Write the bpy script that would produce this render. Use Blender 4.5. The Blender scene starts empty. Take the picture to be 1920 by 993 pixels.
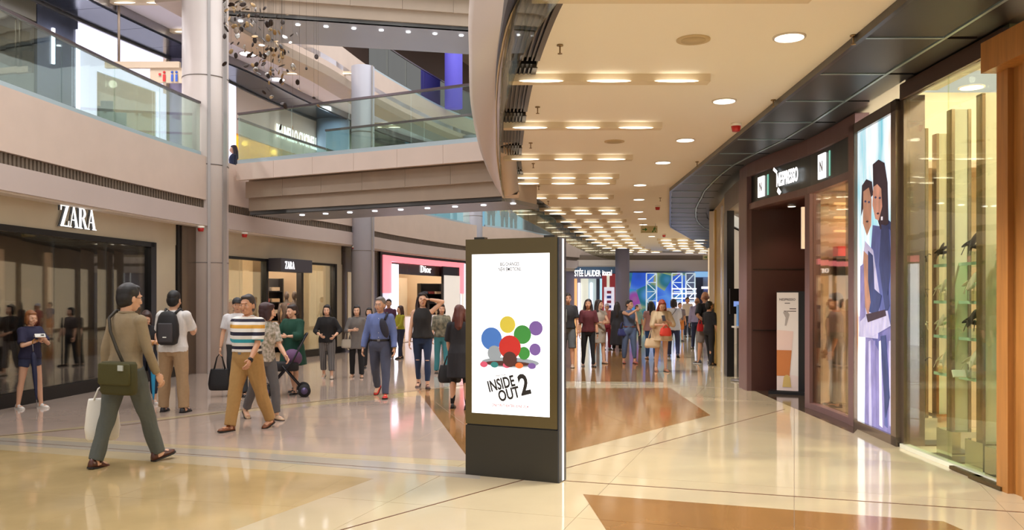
import bpy, bmesh, math, random
from mathutils import Vector, Matrix, noise
SC = bpy.context.scene
COL = SC.collection
R = math.radians
F = 1600.0; HX = 960.0; HY = 555.0; EYE = 1.6
# ---------------------------------------------------------------- camera
cd = bpy.data.cameras.new('camera'); cam = bpy.data.objects.new('camera', cd); COL.objects.link(cam)
cam.location = (0, 0, EYE); cam.rotation_euler = (R(90), 0, 0)
cd.sensor_width = 36; cd.lens = F / 1920 * 36; cd.shift_y = (HY - 496.5) / 1920; cd.clip_end = 200; cd.clip_start = .05
SC.camera = cam
# ---------------------------------------------------------------- world, exposure
W = bpy.data.worlds.new('world'); SC.world = W; W.use_nodes = True
W.node_tree.nodes['Background'].inputs[0].default_value = (1.0, .98, .95, 1)
W.node_tree.nodes['Background'].inputs[1].default_value = .8
SC.view_settings.view_transform = 'Standard'; SC.view_settings.look = 'None'
SC.view_settings.exposure = 0.0; SC.view_settings.gamma = 1; SC.view_settings.use_curve_mapping = False
SC.cycles.use_denoising = True; SC.cycles.max_bounces = 7; SC.cycles.transparent_max_bounces = 16
SC.cycles.diffuse_bounces = 4; SC.cycles.glossy_bounces = 3; SC.cycles.transmission_bounces = 3
SC.cycles.caustics_reflective = False; SC.cycles.caustics_refractive = False; SC.cycles.sample_clamp_indirect = 4; SC.cycles.sample_clamp_direct = 3
def lamp(name, kind, loc, energy, color=(1, 1, 1), size=.1, sizey=None, rot=(0, 0, 0), angle=150, label=None, blend=.6):
    l = bpy.data.lights.new(name, kind); l.energy = energy; l.color = color
    if kind == 'AREA':
        l.size = size
        if sizey: l.shape = 'RECTANGLE'; l.size_y = sizey
    else: l.shadow_soft_size = size
    if kind == 'SPOT': l.spot_size = R(angle); l.spot_blend = blend
    o = bpy.data.objects.new(name, l); COL.objects.link(o); o.location = loc; o.rotation_euler = rot
    return o
# daylight through the roof glazing high above the atrium, the lamps of the galleries, and added fill for the soffits
lamp('atrium_skylight', 'AREA', (-3, 18, 15), 1900, (.97, .96, 1), 8, 26)
lamp('gallery_light', 'SPOT', (-3.2, 6.5, 8.2), 200, (1, .95, .92), .25)
for y in (2, 5, 8, 11, 14, 18, 23, 29, 36): lamp('corridor_downlight', 'SPOT', (1.9 + max(0, y - 18) * .2, y, 3.82), 650, (1, 1, 1), .3, angle=124, blend=.5)
for x, y in ((-4.5, 3), (-5.0, 10)): lamp('atrium_spot', 'SPOT', (x, y, 7.8), 150, (1, .9, .8), .2, angle=110)
for x, y in ((-9, 9), (-9, 14), (-8.6, 19), (-7.6, 25), (-6.2, 30), (-4, 35), (0, 40)): lamp('gallery_downlight', 'SPOT', (x, y, 8.2), 620, (1, .96, .98), .2, angle=165)
for x, y in ((-7.5, 24), (-5.5, 30)): lamp('top_gallery_light', 'SPOT', (x, y, 12.6), 260, (1, .85, .7), .2, angle=160)
lamp('soffit_fill_light', 'SPOT', (-3.0, 25.5, 5.2), 420, (.86, .82, 1), .2, rot=Vector((0, -4.5, 2.9)).to_track_quat('-Z', 'Y').to_euler(), angle=80)  # added to bring lilac light onto the upper bridge soffit, no fitting
lamp('soffit_fill_light', 'SPOT', (-1.8, 26.5, .6), 300, (.86, .82, 1), .2, rot=Vector((-1.5, -8.5, 3)).to_track_quat('-Z', 'Y').to_euler(), angle=50)  # added fill from below for the lower bridge soffit, no fitting there
# ---------------------------------------------------------------- helpers
def s2l(c):
    return tuple((v / 12.92 if v <= .04045 else ((v + .055) / 1.055) ** 2.4) for v in [q / 255 for q in c[:3]])
MATS = {}
def M(name, rgb=(128, 128, 128), rough=.5, metal=0, emit=0, noisec=0, nscale=4, bump=0, bscale=60, stretch=(1, 1, 1), spec=.5, ior=1.5, rgb2=None, coat=0):
    if name in MATS: return MATS[name]
    m = bpy.data.materials.new(name); m.use_nodes = True; nt = m.node_tree; N = nt.nodes; L = nt.links
    b = N['Principled BSDF']; c = s2l(rgb)
    b.inputs['Base Color'].default_value = (*c, 1); b.inputs['Roughness'].default_value = rough
    b.inputs['Metallic'].default_value = metal; b.inputs['Specular IOR Level'].default_value = spec; b.inputs['IOR'].default_value = ior
    if coat: b.inputs['Coat Weight'].default_value = coat; b.inputs['Coat Roughness'].default_value = .05
    tc = mp = None
    if noisec or bump:
        tc = N.new('ShaderNodeTexCoord'); mp = N.new('ShaderNodeMapping'); mp.inputs['Scale'].default_value = stretch
        L.new(tc.outputs['Object'], mp.inputs[0])
    if noisec:
        n = N.new('ShaderNodeTexNoise'); n.inputs['Scale'].default_value = nscale; n.inputs['Detail'].default_value = 5
        L.new(mp.outputs[0], n.inputs[0]); r = N.new('ShaderNodeValToRGB')
        c2 = s2l(rgb2) if rgb2 else tuple(max(0, v * (1 - noisec)) for v in c)
        r.color_ramp.elements[0].position = .3; r.color_ramp.elements[1].position = .7
        r.color_ramp.elements[0].color = (*c2, 1); r.color_ramp.elements[1].color = (*c, 1)
        L.new(n.outputs[0], r.inputs[0]); L.new(r.outputs[0], b.inputs['Base Color'])
        if emit: L.new(r.outputs[0], b.inputs['Emission Color'])
    if bump:
        n2 = N.new('ShaderNodeTexNoise'); n2.inputs['Scale'].default_value = bscale; L.new(mp.outputs[0], n2.inputs[0])
        bp = N.new('ShaderNodeBump'); bp.inputs['Strength'].default_value = bump; bp.inputs['Distance'].default_value = .01
        L.new(n2.outputs[0], bp.inputs['Height']); L.new(bp.outputs[0], b.inputs['Normal'])
    if emit:
        if not noisec: b.inputs['Emission Color'].default_value = (*c, 1)
        b.inputs['Emission Strength'].default_value = emit
    MATS[name] = m; return m
def glass(name, tint=(235, 245, 240), refl=.06, gain=1.0):
    if name in MATS: return MATS[name]
    m = bpy.data.materials.new(name); m.use_nodes = True; nt = m.node_tree; N = nt.nodes; L = nt.links
    N.clear(); o = N.new('ShaderNodeOutputMaterial'); t = N.new('ShaderNodeBsdfTransparent'); t.inputs[0].default_value = (*s2l(tint), 1)
    g = N.new('ShaderNodeBsdfGlossy'); g.inputs['Roughness'].default_value = .02; g.inputs['Color'].default_value = (.95, .97, .97, 1)
    fr = N.new('ShaderNodeFresnel'); fr.inputs[0].default_value = 1.45
    ma = N.new('ShaderNodeMath'); ma.operation = 'MULTIPLY_ADD'; ma.inputs[1].default_value = gain; ma.inputs[2].default_value = refl; ma.use_clamp = True
    mx = N.new('ShaderNodeMixShader'); L.new(fr.outputs[0], ma.inputs[0]); L.new(ma.outputs[0], mx.inputs[0])
    L.new(t.outputs[0], mx.inputs[1]); L.new(g.outputs[0], mx.inputs[2]); L.new(mx.outputs[0], o.inputs[0])
    MATS[name] = m; return m
def tag(o, label=None, cat=None, group=None, kind=None):
    if label: o['label'] = label
    if cat: o['category'] = cat
    if group: o['group'] = group
    if kind: o['kind'] = kind
    return o
def empty(name, loc=(0, 0, 0), rz=0, label=None, cat=None, group=None, kind=None):
    o = bpy.data.objects.new(name, None); COL.objects.link(o); o.location = loc; o.rotation_euler = (0, 0, rz)
    return tag(o, label, cat, group, kind)
class G:
    """collects faces, builds ONE mesh object"""
    def __init__(s): s.v = []; s.f = []; s.m = []; s.sm = []
    def add(s, vs, fs, mat=0, smooth=False):
        k = len(s.v); s.v += [tuple(p) for p in vs]; s.f += [tuple(i + k for i in f) for f in fs]
        s.m += [mat] * len(fs); s.sm += [smooth] * len(fs); return s
    def box(s, c, d, rz=0, mat=0, rot=None):
        hx, hy, hz = d[0] / 2, d[1] / 2, d[2] / 2
        q = rot if rot is not None else Matrix.Rotation(rz, 3, 'Z'); c = Vector(c)
        vs = [c + q @ Vector((x, y, z)) for x in (-hx, hx) for y in (-hy, hy) for z in (-hz, hz)]
        return s.add(vs, [(0, 1, 3, 2), (4, 6, 7, 5), (0, 4, 5, 1), (2, 3, 7, 6), (0, 2, 6, 4), (1, 5, 7, 3)], mat)
    def span(s, a, b, mat=0):
        return s.box([(a[i] + b[i]) / 2 for i in range(3)], [abs(b[i] - a[i]) for i in range(3)], 0, mat)
    def prism(s, pts, z0, z1, mat=0):
        n = len(pts); ar = sum(pts[i][0] * pts[(i + 1) % n][1] - pts[(i + 1) % n][0] * pts[i][1] for i in range(n))
        if ar < 0: pts = pts[::-1]
        vs = [(p[0], p[1], z0) for p in pts] + [(p[0], p[1], z1) for p in pts]
        return s.add(vs, [tuple(range(n))[::-1], tuple(range(n, 2 * n))] + [(i, (i + 1) % n, n + (i + 1) % n, n + i) for i in range(n)], mat)
    def strip(s, pa, pb, z0, z1, mat=0):
        """solid between two plan polylines of the same length"""
        n = len(pa); vs = []
        for a, b in zip(pa, pb): vs += [(a[0], a[1], z0), (b[0], b[1], z0), (b[0], b[1], z1), (a[0], a[1], z1)]
        fs = [(0, 1, 2, 3), (4 * n - 1, 4 * n - 2, 4 * n - 3, 4 * n - 4)]
        for i in range(n - 1):
            k = 4 * i
            for j in range(4): fs.append((k + j, k + 4 + j, k + 4 + (j + 1) % 4, k + (j + 1) % 4))
        return s.add(vs, fs, mat)
    def tube(s, pts, rad, n=8, mat=0, cap=True):
        pts = [Vector(p) for p in pts]; rad = rad if isinstance(rad, (list, tuple)) else [rad] * len(pts)
        vs = []; fs = []; up = None
        for i, p in enumerate(pts):
            d = (pts[min(i + 1, len(pts) - 1)] - pts[max(i - 1, 0)]).normalized()
            if up is None: up = Vector((0, 0, 1)) if abs(d.z) < .9 else Vector((1, 0, 0))
            a = d.cross(up)
            if a.length < 1e-4: a = d.orthogonal()
            a.normalize(); b = d.cross(a); up = -b if False else up
            for k in range(n):
                t = 2 * math.pi * k / n; vs.append(p + (a * math.cos(t) + b * math.sin(t)) * rad[i])
        for i in range(len(pts) - 1):
            for k in range(n): fs.append((i * n + k, i * n + (k + 1) % n, (i + 1) * n + (k + 1) % n, (i + 1) * n + k))
        if cap: fs += [tuple(range(n))[::-1], tuple(range((len(pts) - 1) * n, len(pts) * n))]
        return s.add(vs, fs, mat, True)
    def cyl(s, c, r, z0, z1, n=32, mat=0): return s.tube([(c[0], c[1], z0), (c[0], c[1], z1)], r, n, mat)
    def ell(s, c, r, mat=0, nu=12, nv=8, rot=None):
        c = Vector(c); vs = [c + (rot @ Vector((0, 0, r[2])) if rot else Vector((0, 0, r[2])))]; fs = []
        for i in range(1, nv):
            ph = math.pi * i / nv
            for k in range(nu):
                t = 2 * math.pi * k / nu; p = Vector((r[0] * math.sin(ph) * math.cos(t), r[1] * math.sin(ph) * math.sin(t), r[2] * math.cos(ph)))
                vs.append(c + (rot @ p if rot else p))
        vs.append(c - (rot @ Vector((0, 0, r[2])) if rot else Vector((0, 0, r[2])))); e = len(vs) - 1
        for k in range(nu):
            fs.append((0, 1 + k, 1 + (k + 1) % nu)); fs.append((e, 1 + (nv - 2) * nu + (k + 1) % nu, 1 + (nv - 2) * nu + k))
            for i in range(nv - 2): a = 1 + i * nu; fs.append((a + k, a + nu + k, a + nu + (k + 1) % nu, a + (k + 1) % nu))
        return s.add(vs, fs, mat, True)
    def rings(s, rs, mat=0):
        n = len(rs[0]); vs = [p for r in rs for p in r]; fs = []
        for i in range(len(rs) - 1):
            for k in range(n): fs.append((i * n + k, i * n + (k + 1) % n, (i + 1) * n + (k + 1) % n, (i + 1) * n + k))
        fs += [tuple(range(n))[::-1], tuple(range((len(rs) - 1) * n, len(rs) * n))]
        return s.add(vs, fs, mat, True)
    def mesh(s, name, mats):
        me = bpy.data.meshes.new(name); me.from_pydata(s.v, [], s.f)
        for m in (mats if isinstance(mats, (list, tuple)) else [mats]): me.materials.append(m)
        me.polygons.foreach_set('material_index', s.m); me.polygons.foreach_set('use_smooth', s.sm); me.update(); return me
    def build(s, name, mats, parent=None, label=None, cat=None, group=None, kind=None):
        o = bpy.data.objects.new(name, s.mesh(name, mats)); COL.objects.link(o)
        if parent:
            o.parent = parent
        return tag(o, label, cat, group, kind)
def plane_map(o, u, v=(0, 0, 1)):
    """maps sign coordinates (right, up, out) into the scene"""
    o = Vector(o); u = Vector(u).normalized(); v = Vector(v); n = u.cross(v).normalized()
    return lambda a, b, c=0: o + u * a + v * b + n * c
def flat(g, mp, pts, d0=0, d1=.004, mat=0):
    """a flat shape with a little depth in sign coordinates"""
    n = len(pts); ar = sum(pts[i][0] * pts[(i + 1) % n][1] - pts[(i + 1) % n][0] * pts[i][1] for i in range(n))
    if ar < 0: pts = pts[::-1]
    vs = [mp(p[0], p[1], d0) for p in pts] + [mp(p[0], p[1], d1) for p in pts]
    g.add(vs, [tuple(range(n))[::-1], tuple(range(n, 2 * n))] + [(i, (i + 1) % n, n + (i + 1) % n, n + i) for i in range(n)], mat); return g
def bench(sc):
    with bpy.context.temp_override(scene=sc, view_layer=sc.view_layers[0]): return bpy.context.evaluated_depsgraph_get()
TXS = bpy.data.scenes.new('lettering_bench')
def text(g, mp, s, x, y, size, d0=0, d1=.004, mat=0, sx=1, align='CENTER', rot=0, shear=0, bold=.018):
    c = bpy.data.curves.new('t', 'FONT'); c.body = s; c.size = size; c.align_x = align; c.align_y = 'BOTTOM_BASELINE'; c.resolution_u = 3; c.shear = shear; c.offset = bold * size
    o = bpy.data.objects.new('t', c); TXS.collection.objects.link(o); dg = bench(TXS); me = bpy.data.meshes.new_from_object(o.evaluated_get(dg))
    bm = bmesh.new(); bm.from_mesh(me); bpy.data.objects.remove(o); bpy.data.curves.remove(c)
    bmesh.ops.recalc_face_normals(bm, faces=bm.faces)
    r = bmesh.ops.extrude_face_region(bm, geom=list(bm.faces)); 
    for e in r['geom']:
        if isinstance(e, bmesh.types.BMVert): e.co.z += 1
    bm.verts.index_update(); ca, sa = math.cos(rot), math.sin(rot); vs = []
    for v in bm.verts:
        a = v.co.x * sx; b = v.co.y; vs.append(mp(x + a * ca - b * sa, y + a * sa + b * ca, d0 if v.co.z < .5 else d1))
    g.add(vs, [tuple(v.index for v in f.verts) for f in bm.faces], mat); bm.free(); bpy.data.meshes.remove(me); return g
def arc(cx, cy, rx, ry, a0, a1, n=10): return [(cx + rx * math.cos(R(a0 + (a1 - a0) * i / n)), cy + ry * math.sin(R(a0 + (a1 - a0) * i / n))) for i in range(n + 1)]
def serif(g, mp, word, x, y, h, d0, d1, mat=0, cond=1.0):
    """high-contrast roman capitals drawn stroke by stroke"""
    t = h * .05; T = h * .17
    def P(*pts): flat(g, mp, [(x + a * h * cond, y + b * h) for a, b in pts], d0, d1, mat)
    def band(cx, cy, rx, ry, w, a0, a1, n=10):
        o = arc(cx, cy, rx, ry, a0, a1, n); i = arc(cx, cy, rx - w, ry - .05, a0, a1, n)
        for k in range(n): P(o[k], o[k + 1], i[k + 1], i[k])
    for ch in word:
        if ch == 'Z':
            P((.02, .94), (.62, .94), (.62, 1), (.02, 1)); P((.02, .74), (.07, .74), (.1, .96), (.02, .96)); P((.42, .96), (.62, .96), (.22, .04), (.02, .04))
            P((0, 0), (.64, 0), (.64, .06), (0, .06)); P((.57, .06), (.64, .06), (.64, .28), (.61, .28)); w = .66
        elif ch == 'A':
            P((.06, .03), (.1, .03), (.34, .95), (.3, 1)); P((.28, 1), (.38, 1), (.66, .03), (.46, .03)); P((.18, .33), (.5, .33), (.5, .38), (.18, .38))
            P((0, 0), (.18, 0), (.18, .04), (0, .04)); P((.4, 0), (.74, 0), (.74, .04), (.4, .04)); w = .68
        elif ch == 'R':
            P((.08, 0), (.25, 0), (.25, 1), (.08, 1)); P((0, 0), (.34, 0), (.34, .04), (0, .04)); P((0, .96), (.34, .96), (.34, 1), (0, 1))
            band(.3, .74, .3, .26, .17, -90, 90); P((.3, .5), (.46, .5), (.7, .03), (.52, .03)); P((.5, 0), (.76, 0), (.76, .04), (.5, .04)); w = .72
        elif ch == 'D':
            P((.08, 0), (.24, 0), (.24, 1), (.08, 1)); P((0, 0), (.3, 0), (.3, .05), (0, .05)); P((0, .95), (.3, .95), (.3, 1), (0, 1)); band(.28, .5, .42, .5, .16, -90, 90, 14); w = .76
        elif ch == 'C': band(.4, .5, .38, .5, .16, 50, 310, 16); w = .72
        elif ch == 'i': P((.06, 0), (.2, 0), (.2, .66), (.06, .66)); P((.05, .78), (.21, .78), (.21, .92), (.05, .92)); P((0, 0), (.26, 0), (.26, .04), (0, .04)); w = .3
        elif ch == 'o': band(.26, .33, .26, .34, .14, 0, 360, 18); w = .56
        elif ch == 'r': P((.06, 0), (.2, 0), (.2, .66), (.06, .66)); band(.22, .46, .2, .2, .08, 20, 140, 8); P((0, 0), (.28, 0), (.28, .04), (0, .04)); w = .42
        x += w * h * cond
    return x
def FL(px, py, z=0): Y = (EYE - z) * F / (py - HY); return Vector(((px - HX) / F * Y, Y, z))
def PT(px, py, Y): return Vector(((px - HX) / F * Y, Y, EYE - (py - HY) / F * Y))
def smooth_path(p, n=6):
    out = []
    for i in range(len(p) - 1):
        a = p[max(i - 1, 0)]; b = p[i]; c = p[i + 1]; d = p[min(i + 2, len(p) - 1)]
        for k in range(n):
            t = k / n
            out.append(tuple(.5 * (2 * b[j] + (c[j] - a[j]) * t + (2 * a[j] - 5 * b[j] + 4 * c[j] - d[j]) * t * t + (3 * b[j] - a[j] - 3 * c[j] + d[j]) * t ** 3) for j in range(2)))
    return out + [tuple(p[-1])]
def off(path, d):
    out = []
    for i in range(len(path)):
        a = path[max(i - 1, 0)]; b = path[min(i + 1, len(path) - 1)]; tx, ty = b[0] - a[0], b[1] - a[1]; l = math.hypot(tx, ty)
        out.append((path[i][0] + ty / l * d, path[i][1] - tx / l * d))
    return out
def sub(path, a, b):
    """part of a dense path between pixel columns a and b (seen at floor line)"""
    def cross(px):
        for i in range(len(path) - 1):
            p, q = path[i], path[i + 1]; u, w = HX + F * p[0] / p[1], HX + F * q[0] / q[1]
            if (u - px) * (w - px) <= 0 and u != w:
                # exact crossing of the ray with the segment
                k = (px - HX) / F; t = (k * p[1] - p[0]) / ((q[0] - p[0]) - k * (q[1] - p[1])); return i + t
        return None
    ta, tb = cross(a), cross(b); 
    if ta is None and tb is None: ta = tb = 0; tb = .05
    if ta is None: ta = 0
    if tb is None: tb = len(path) - 1
    if ta > tb: ta, tb = tb, ta
    return cut(path, ta, tb)
def lerp2(p, q, t): return (p[0] + (q[0] - p[0]) * t, p[1] + (q[1] - p[1]) * t)
def at(path, t): i = max(0, min(int(t), len(path) - 2)); return lerp2(path[i], path[i + 1], t - i)
def cut(path, ta, tb): return [at(path, ta)] + [path[i] for i in range(int(ta) + 1, int(math.ceil(tb)))] + [at(path, tb)]
def length(path): return sum(math.dist(path[i], path[i + 1]) for i in range(len(path) - 1))
def pieces(path, size):
    """cut a path into equal pieces of about the given length"""
    n = max(1, round(length(path) / size)); L = length(path) / n; out = []; cur = [path[0]]; acc = 0
    for i in range(len(path) - 1):
        p, q = path[i], path[i + 1]; d = math.dist(p, q); pos = 0
        while acc + d - pos >= L - 1e-9 and len(out) < n - 1:
            pos += L - acc; c = lerp2(p, q, pos / d); cur.append(c); out.append(cur); cur = [c]; acc = 0
        acc += d - pos; cur.append(q)
    out.append(cur); return out
def solid(name, path, o0, o1, z0, z1, mat, parent=None, kind='structure', **k):
    g = G(); g.strip(off(path, o0), off(path, o1), z0, z1); return g.build(name, mat, parent, kind=kind if not parent else None, **k)
# ---------------------------------------------------------------- plan lines
LP = smooth_path([(-7.95, 2), (-7.8, 5), (-7.6, 8), (-7.25, 12), (-6.98, 15), (-6.55, 18), (-5.75, 21.4), (-4.85, 24.3), (-4.2, 27.5), (-3.1, 31.3), (-1.75, 34.9), (.3, 38.2), (1.4, 41), (3.6, 44.6), (7, 46.5), (11, 47.3), (18, 47.5)])
RP = smooth_path([(4.05, 2), (4.08, 5), (4.13, 7.1), (4.15, 8.98), (4.24, 10.45), (4.27, 12.2), (4.05, 14.5), (4.3, 17), (4.62, 19), (5.2, 22.5), (6.5, 27), (9.6, 34), (13, 41), (18, 46)])[::-1]
EP = smooth_path([(1.3, 2), (.62, 4), (.30, 5.2), (.14, 6.06), (0, 7.3), (-.12, 9.4), (-.18, 12.8), (-.15, 15.6), (.1, 19), (1.0, 24), (2.6, 33), (4.4, 41), (6.4, 45)])   # atrium edge of the corridor ceiling
SP = smooth_path([(2.6, 2), (2.8, 6), (2.95, 11), (3.14, 17), (3.7, 21.5), (4.76, 25.8), (6.6, 32), (9.2, 39.5), (13, 45)])
LV = [p for p in LP]
CREAM = M('pink_cream_panel', (222, 202, 188), .42, noisec=.06, nscale=2)
TAUPE = M('taupe_panel', (176, 158, 140), .4, noisec=.06, nscale=3)
SILVER = M('satin_silver_cladding', (190, 184, 182), .32, .55, noisec=.1, nscale=1.5, stretch=(4, 4, .3))
GREYCOL = M('grey_column_paint', (206, 194, 186), .34, noisec=.07, nscale=1.5)
BLACK = M('black_metal', (26, 24, 24), .35, .3)
GRILLE = M('bronze_grille', (126, 112, 98), .5, .25)
WHITE = M('white_ceiling_paint', (250, 243, 228), .8)
UPW = M('cool_white_ceiling', (226, 222, 232), .8)
BAL = glass('balustrade_glass', (236, 245, 240), .03, .35)
STEEL = M('brushed_steel', (150, 148, 150), .28, .9)
BEIGE = M('beige_stone_wall', (196, 182, 156), .5, noisec=.08, nscale=2)
def E(name, rgb=(255,255,255), s=1): return M(name, rgb, .6, emit=s)
LAMPW = E('lamp_warm_white', (255, 246, 228), 3.2)
ORD = ('nearest', 'second', 'third', 'fourth', 'fifth', 'sixth', 'seventh', 'eighth', 'ninth', 'tenth', 'eleventh', 'twelfth', 'thirteenth', 'fourteenth', 'fifteenth', 'sixteenth', 'seventeenth', 'eighteenth', 'nineteenth', 'twentieth')
LAMPC = E('lamp_cool_white', (246, 246, 255), 6)
# ================================================================ floor
GROUT = M('grout', (120, 98, 76), .6)
STONE = M('cream_polished_stone', (192, 174, 141), .07, noisec=.10, nscale=1.3, bump=.05, bscale=5, ior=1.6)
BROWN = M('brown_polished_stone', (134, 96, 56), .09, noisec=.14, nscale=2.5, bump=.05, bscale=5, ior=1.55)
HONEY = M('honey_polished_stone', (190, 164, 116), .07, noisec=.2, nscale=2, bump=.05, bscale=5, ior=1.6)
PALE = M('pale_grey_stone', (172, 162, 148), .08, noisec=.08, nscale=2, bump=.05, bscale=5, ior=1.6)
ROSE = M('rose_beige_stone', (182, 162, 148), .08, noisec=.12, nscale=1.7, bump=.05, bscale=5, ior=1.6)
DARKST = M('dark_brown_stone', (70, 54, 40), .1, noisec=.2, nscale=4)
floor = G().span((-17, -3, -.3), (20, 56, -.004)).build('floor', GROUT, kind='structure')
def clip(poly, a, b):
    out = []; n = len(poly)
    def sd(p): return (b[0] - a[0]) * (p[1] - a[1]) - (b[1] - a[1]) * (p[0] - a[0])
    for i in range(n):
        p, q = poly[i], poly[(i + 1) % n]; s, t = sd(p), sd(q)
        if s >= 0: out.append(p)
        if s * t < 0: out.append(lerp2(p, q, s / (s - t)))
    return out
def ccw(p):
    ar = sum(p[i][0] * p[(i + 1) % len(p)][1] - p[(i + 1) % len(p)][0] * p[i][1] for i in range(len(p)))
    return p if ar > 0 else p[::-1]
def clipconv(poly, region):
    for i in range(len(region)):
        poly = clip(poly, region[i], region[(i + 1) % len(region)])
        if len(poly) < 3: return None
    ar = abs(sum(poly[i][0] * poly[(i + 1) % len(poly)][1] - poly[(i + 1) % len(poly)][0] * poly[i][1] for i in range(len(poly))))
    return poly if ar > .01 else None
def tiles(region, mat, ang, size, z, part='stone_tile', ymax=15.5, gap=.0022, drop=()):
    region = ccw(region); ca, sa = math.cos(ang), math.sin(ang); xs = [p[0] * ca + p[1] * sa for p in region]; ys = [-p[0] * sa + p[1] * ca for p in region]
    far = G(); n = 0
    for i in range(int(min(xs) // size[0]) - 1, int(max(xs) // size[0]) + 2):
        for j in range(int(min(ys) // size[1]) - 1, int(max(ys) // size[1]) + 2):
            u0, u1, v0, v1 = i * size[0] + gap, (i + 1) * size[0] - gap, j * size[1] + gap, (j + 1) * size[1] - gap
            q = [(u * ca - v * sa, u * sa + v * ca) for u, v in ((u0, v0), (u1, v0), (u1, v1), (u0, v1))]
            if any(all(inside(p, d) for p in q) for d in drop): continue
            p = clipconv(q, region)
            if not p: continue
            cy = sum(a[1] for a in p) / len(p); cx = sum(a[0] for a in p) / len(p)
            if 5 < cy < ymax and abs(cx) < cy * .62 + .6:
                G().prism(p, z - .004, z).build(part, mat, floor); n += 1
            else: far.prism(p, z - .004, z)
    if far.f: far.build(part + '_field', mat, floor, kind='stuff')
def inside(p, poly):
    poly = ccw(poly); return all((poly[(i + 1) % len(poly)][0] - poly[i][0]) * (p[1] - poly[i][1]) - (poly[(i + 1) % len(poly)][1] - poly[i][1]) * (p[0] - poly[i][0]) > -.02 for i in range(len(poly)))
def fl(*pp): return [tuple(FL(a, b)[:2]) for a, b in pp]
bottomright = fl((1093, 926), (1769, 977), (1960, 1060), (1180, 1060))
triangle = fl((1060, 848), (900, 888), (780, 728), (1257, 727), (1332, 778))
honey = fl((-700, 790), (0, 843), (300, 860), (700, 897), (420, 1000), (-700, 1400))
rose = fl((-300, 848), (0, 815), (300, 831), (900, 870), (900, 722), (700, 741), (458, 767), (240, 795), (0, 817))
rose = fl((0, 814), (300, 831), (900, 870), (890, 722), (458, 765), (240, 792))
farbrown = fl((900, 640), (1212, 640), (1245, 716), (840, 712))
tiles([(-9, 3), (12, 3), (12, 16), (-9, 16)], STONE, R(-18.3), (1.5, 1.5), 0)
G().span((-17, 15.98, -.003), (-.4, 55, 0)).build('rose_stone_field', ROSE, floor, kind='stuff'); G().span((-.4, 15.98, -.003), (20, 55, 0)).build('cream_stone_field', STONE, floor, kind='stuff')
tiles(bottomright, BROWN, R(-18.3), (2.4, 1.2), .0012, 'brown_inlay_tile')
tiles(triangle, BROWN, R(14), (2.0, 2.0), .0012, 'brown_inlay_tile')
tiles(honey, HONEY, R(-12), (1.5, 1.5), .0010, 'honey_inlay_tile')
tiles(rose, ROSE, R(-12), (1.5, 1.5), .0011, 'rose_inlay_tile')
tiles([(-9, 6.4), (-5.9, 9.81), (-.96, 15.33), (-.4, 16), (-9, 16)], ROSE, R(24), (1.6, 1.6), .0009, 'rose_inlay_tile')
tiles(farbrown, BROWN, 0, (2.4, 2.4), .0012, 'brown_inlay_tile', ymax=18)
pl = [tuple(FL(a, b)[:2]) for a, b in ((-600, 789), (0, 833), (430, 859), (900, 898), (900, 878), (430, 845), (0, 820), (-600, 776))]
G().prism(pl[:], .0002, .0016).build('pale_stone_band', PALE, floor)
def joint(pp, w, mat, name='metal_joint', h=.0024):
    p = [tuple(FL(a, b)[:2]) for a, b in pp]; g = G(); g.strip(off(p, -w / 2), off(p, w / 2), 0, h); return g.build(name, mat, floor)
JT = M('bronze_joint', (110, 70, 46), .3, .5)
joint([(-300, 805), (0, 826), (871, 888), (1060, 901), (1500, 931), (1960, 963)], .014, JT)
joint([(560, 1015), (880, 927), (1060, 877.5), (1471, 767)], .012, JT)
joint([(-80, 826), (0, 817), (240, 796), (458, 767), (700, 741), (870, 722)], .05, M('trench_drain_metal', (150, 128, 108), .3, .6), 'drain_strip')
joint([(1060, 718), (1245, 722), (1395, 728)], .06, PALE, 'pale_stone_band')
G().prism(fl((1408, 729), (1425, 737), (1523, 779), (1600, 812), (1612, 800), (1540, 722), (1450, 722)), 0, .002).build('threshold_stone', DARKST, floor)
# ================================================================ left side, ground level
def Lseg(a, b): return sub(LP, a, b)
solid('trim_1', LP, -.1, .25, 3.60, 4.5, CREAM)                                   # gallery fascia
s = solid('trim_2', LP, -.1, .19, 3.42, 3.60, GRILLE)
g = G()
for pc in pieces(cut(LP, 8, 78), .09): 
    a = off([pc[0], pc[-1]], .19)[0]; b = off([pc[0], pc[-1]], .21)[0]; g.strip([a, lerp2(a, off([pc[0], pc[-1]], .19)[1], .5)], [b, lerp2(b, off([pc[0], pc[-1]], .21)[1], .5)], 3.43, 3.59)
g.build('grille_fins', GRILLE, s, kind='stuff')
solid('trim_3', LP, -.35, .28, 3.06, 3.42, M('lilac_grey_panel', (205, 190, 184), .35, noisec=.05, nscale=1))
solid('trim_4', LP, -.3, .23, 3.03, 3.06, M('soffit_white', (228, 218, 205), .6))
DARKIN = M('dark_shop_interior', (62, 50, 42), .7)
# shop interior shells
def shell(a, b, depth, z1, wallm, ceilm, nm, floorm=None, side=1):
    p = Lseg(a, b); solid('wall_' + nm, p, -depth, -depth - .1, 0, z1, wallm)
    solid('ceiling_' + nm, p, -.36, -depth, z1, z1 + .05, ceilm)
    for q, e in ((p[0], 0), (p[-1], -1)):
        a0 = off(p, -.1)[e]; b0 = off(p, -depth)[e]; g = G(); g.strip([a0, b0], [(a0[0], a0[1] + .06), (b0[0], b0[1] + .06)], 0, z1); g.build('wall_' + nm + '_side', wallm, kind='structure')
    if floorm: solid('floor_' + nm, p, -.06, -depth, .002, .02, floorm)
    return p
SHOPCEIL = M('shop_ceiling_dark', (96, 84, 76), .8)
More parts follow.
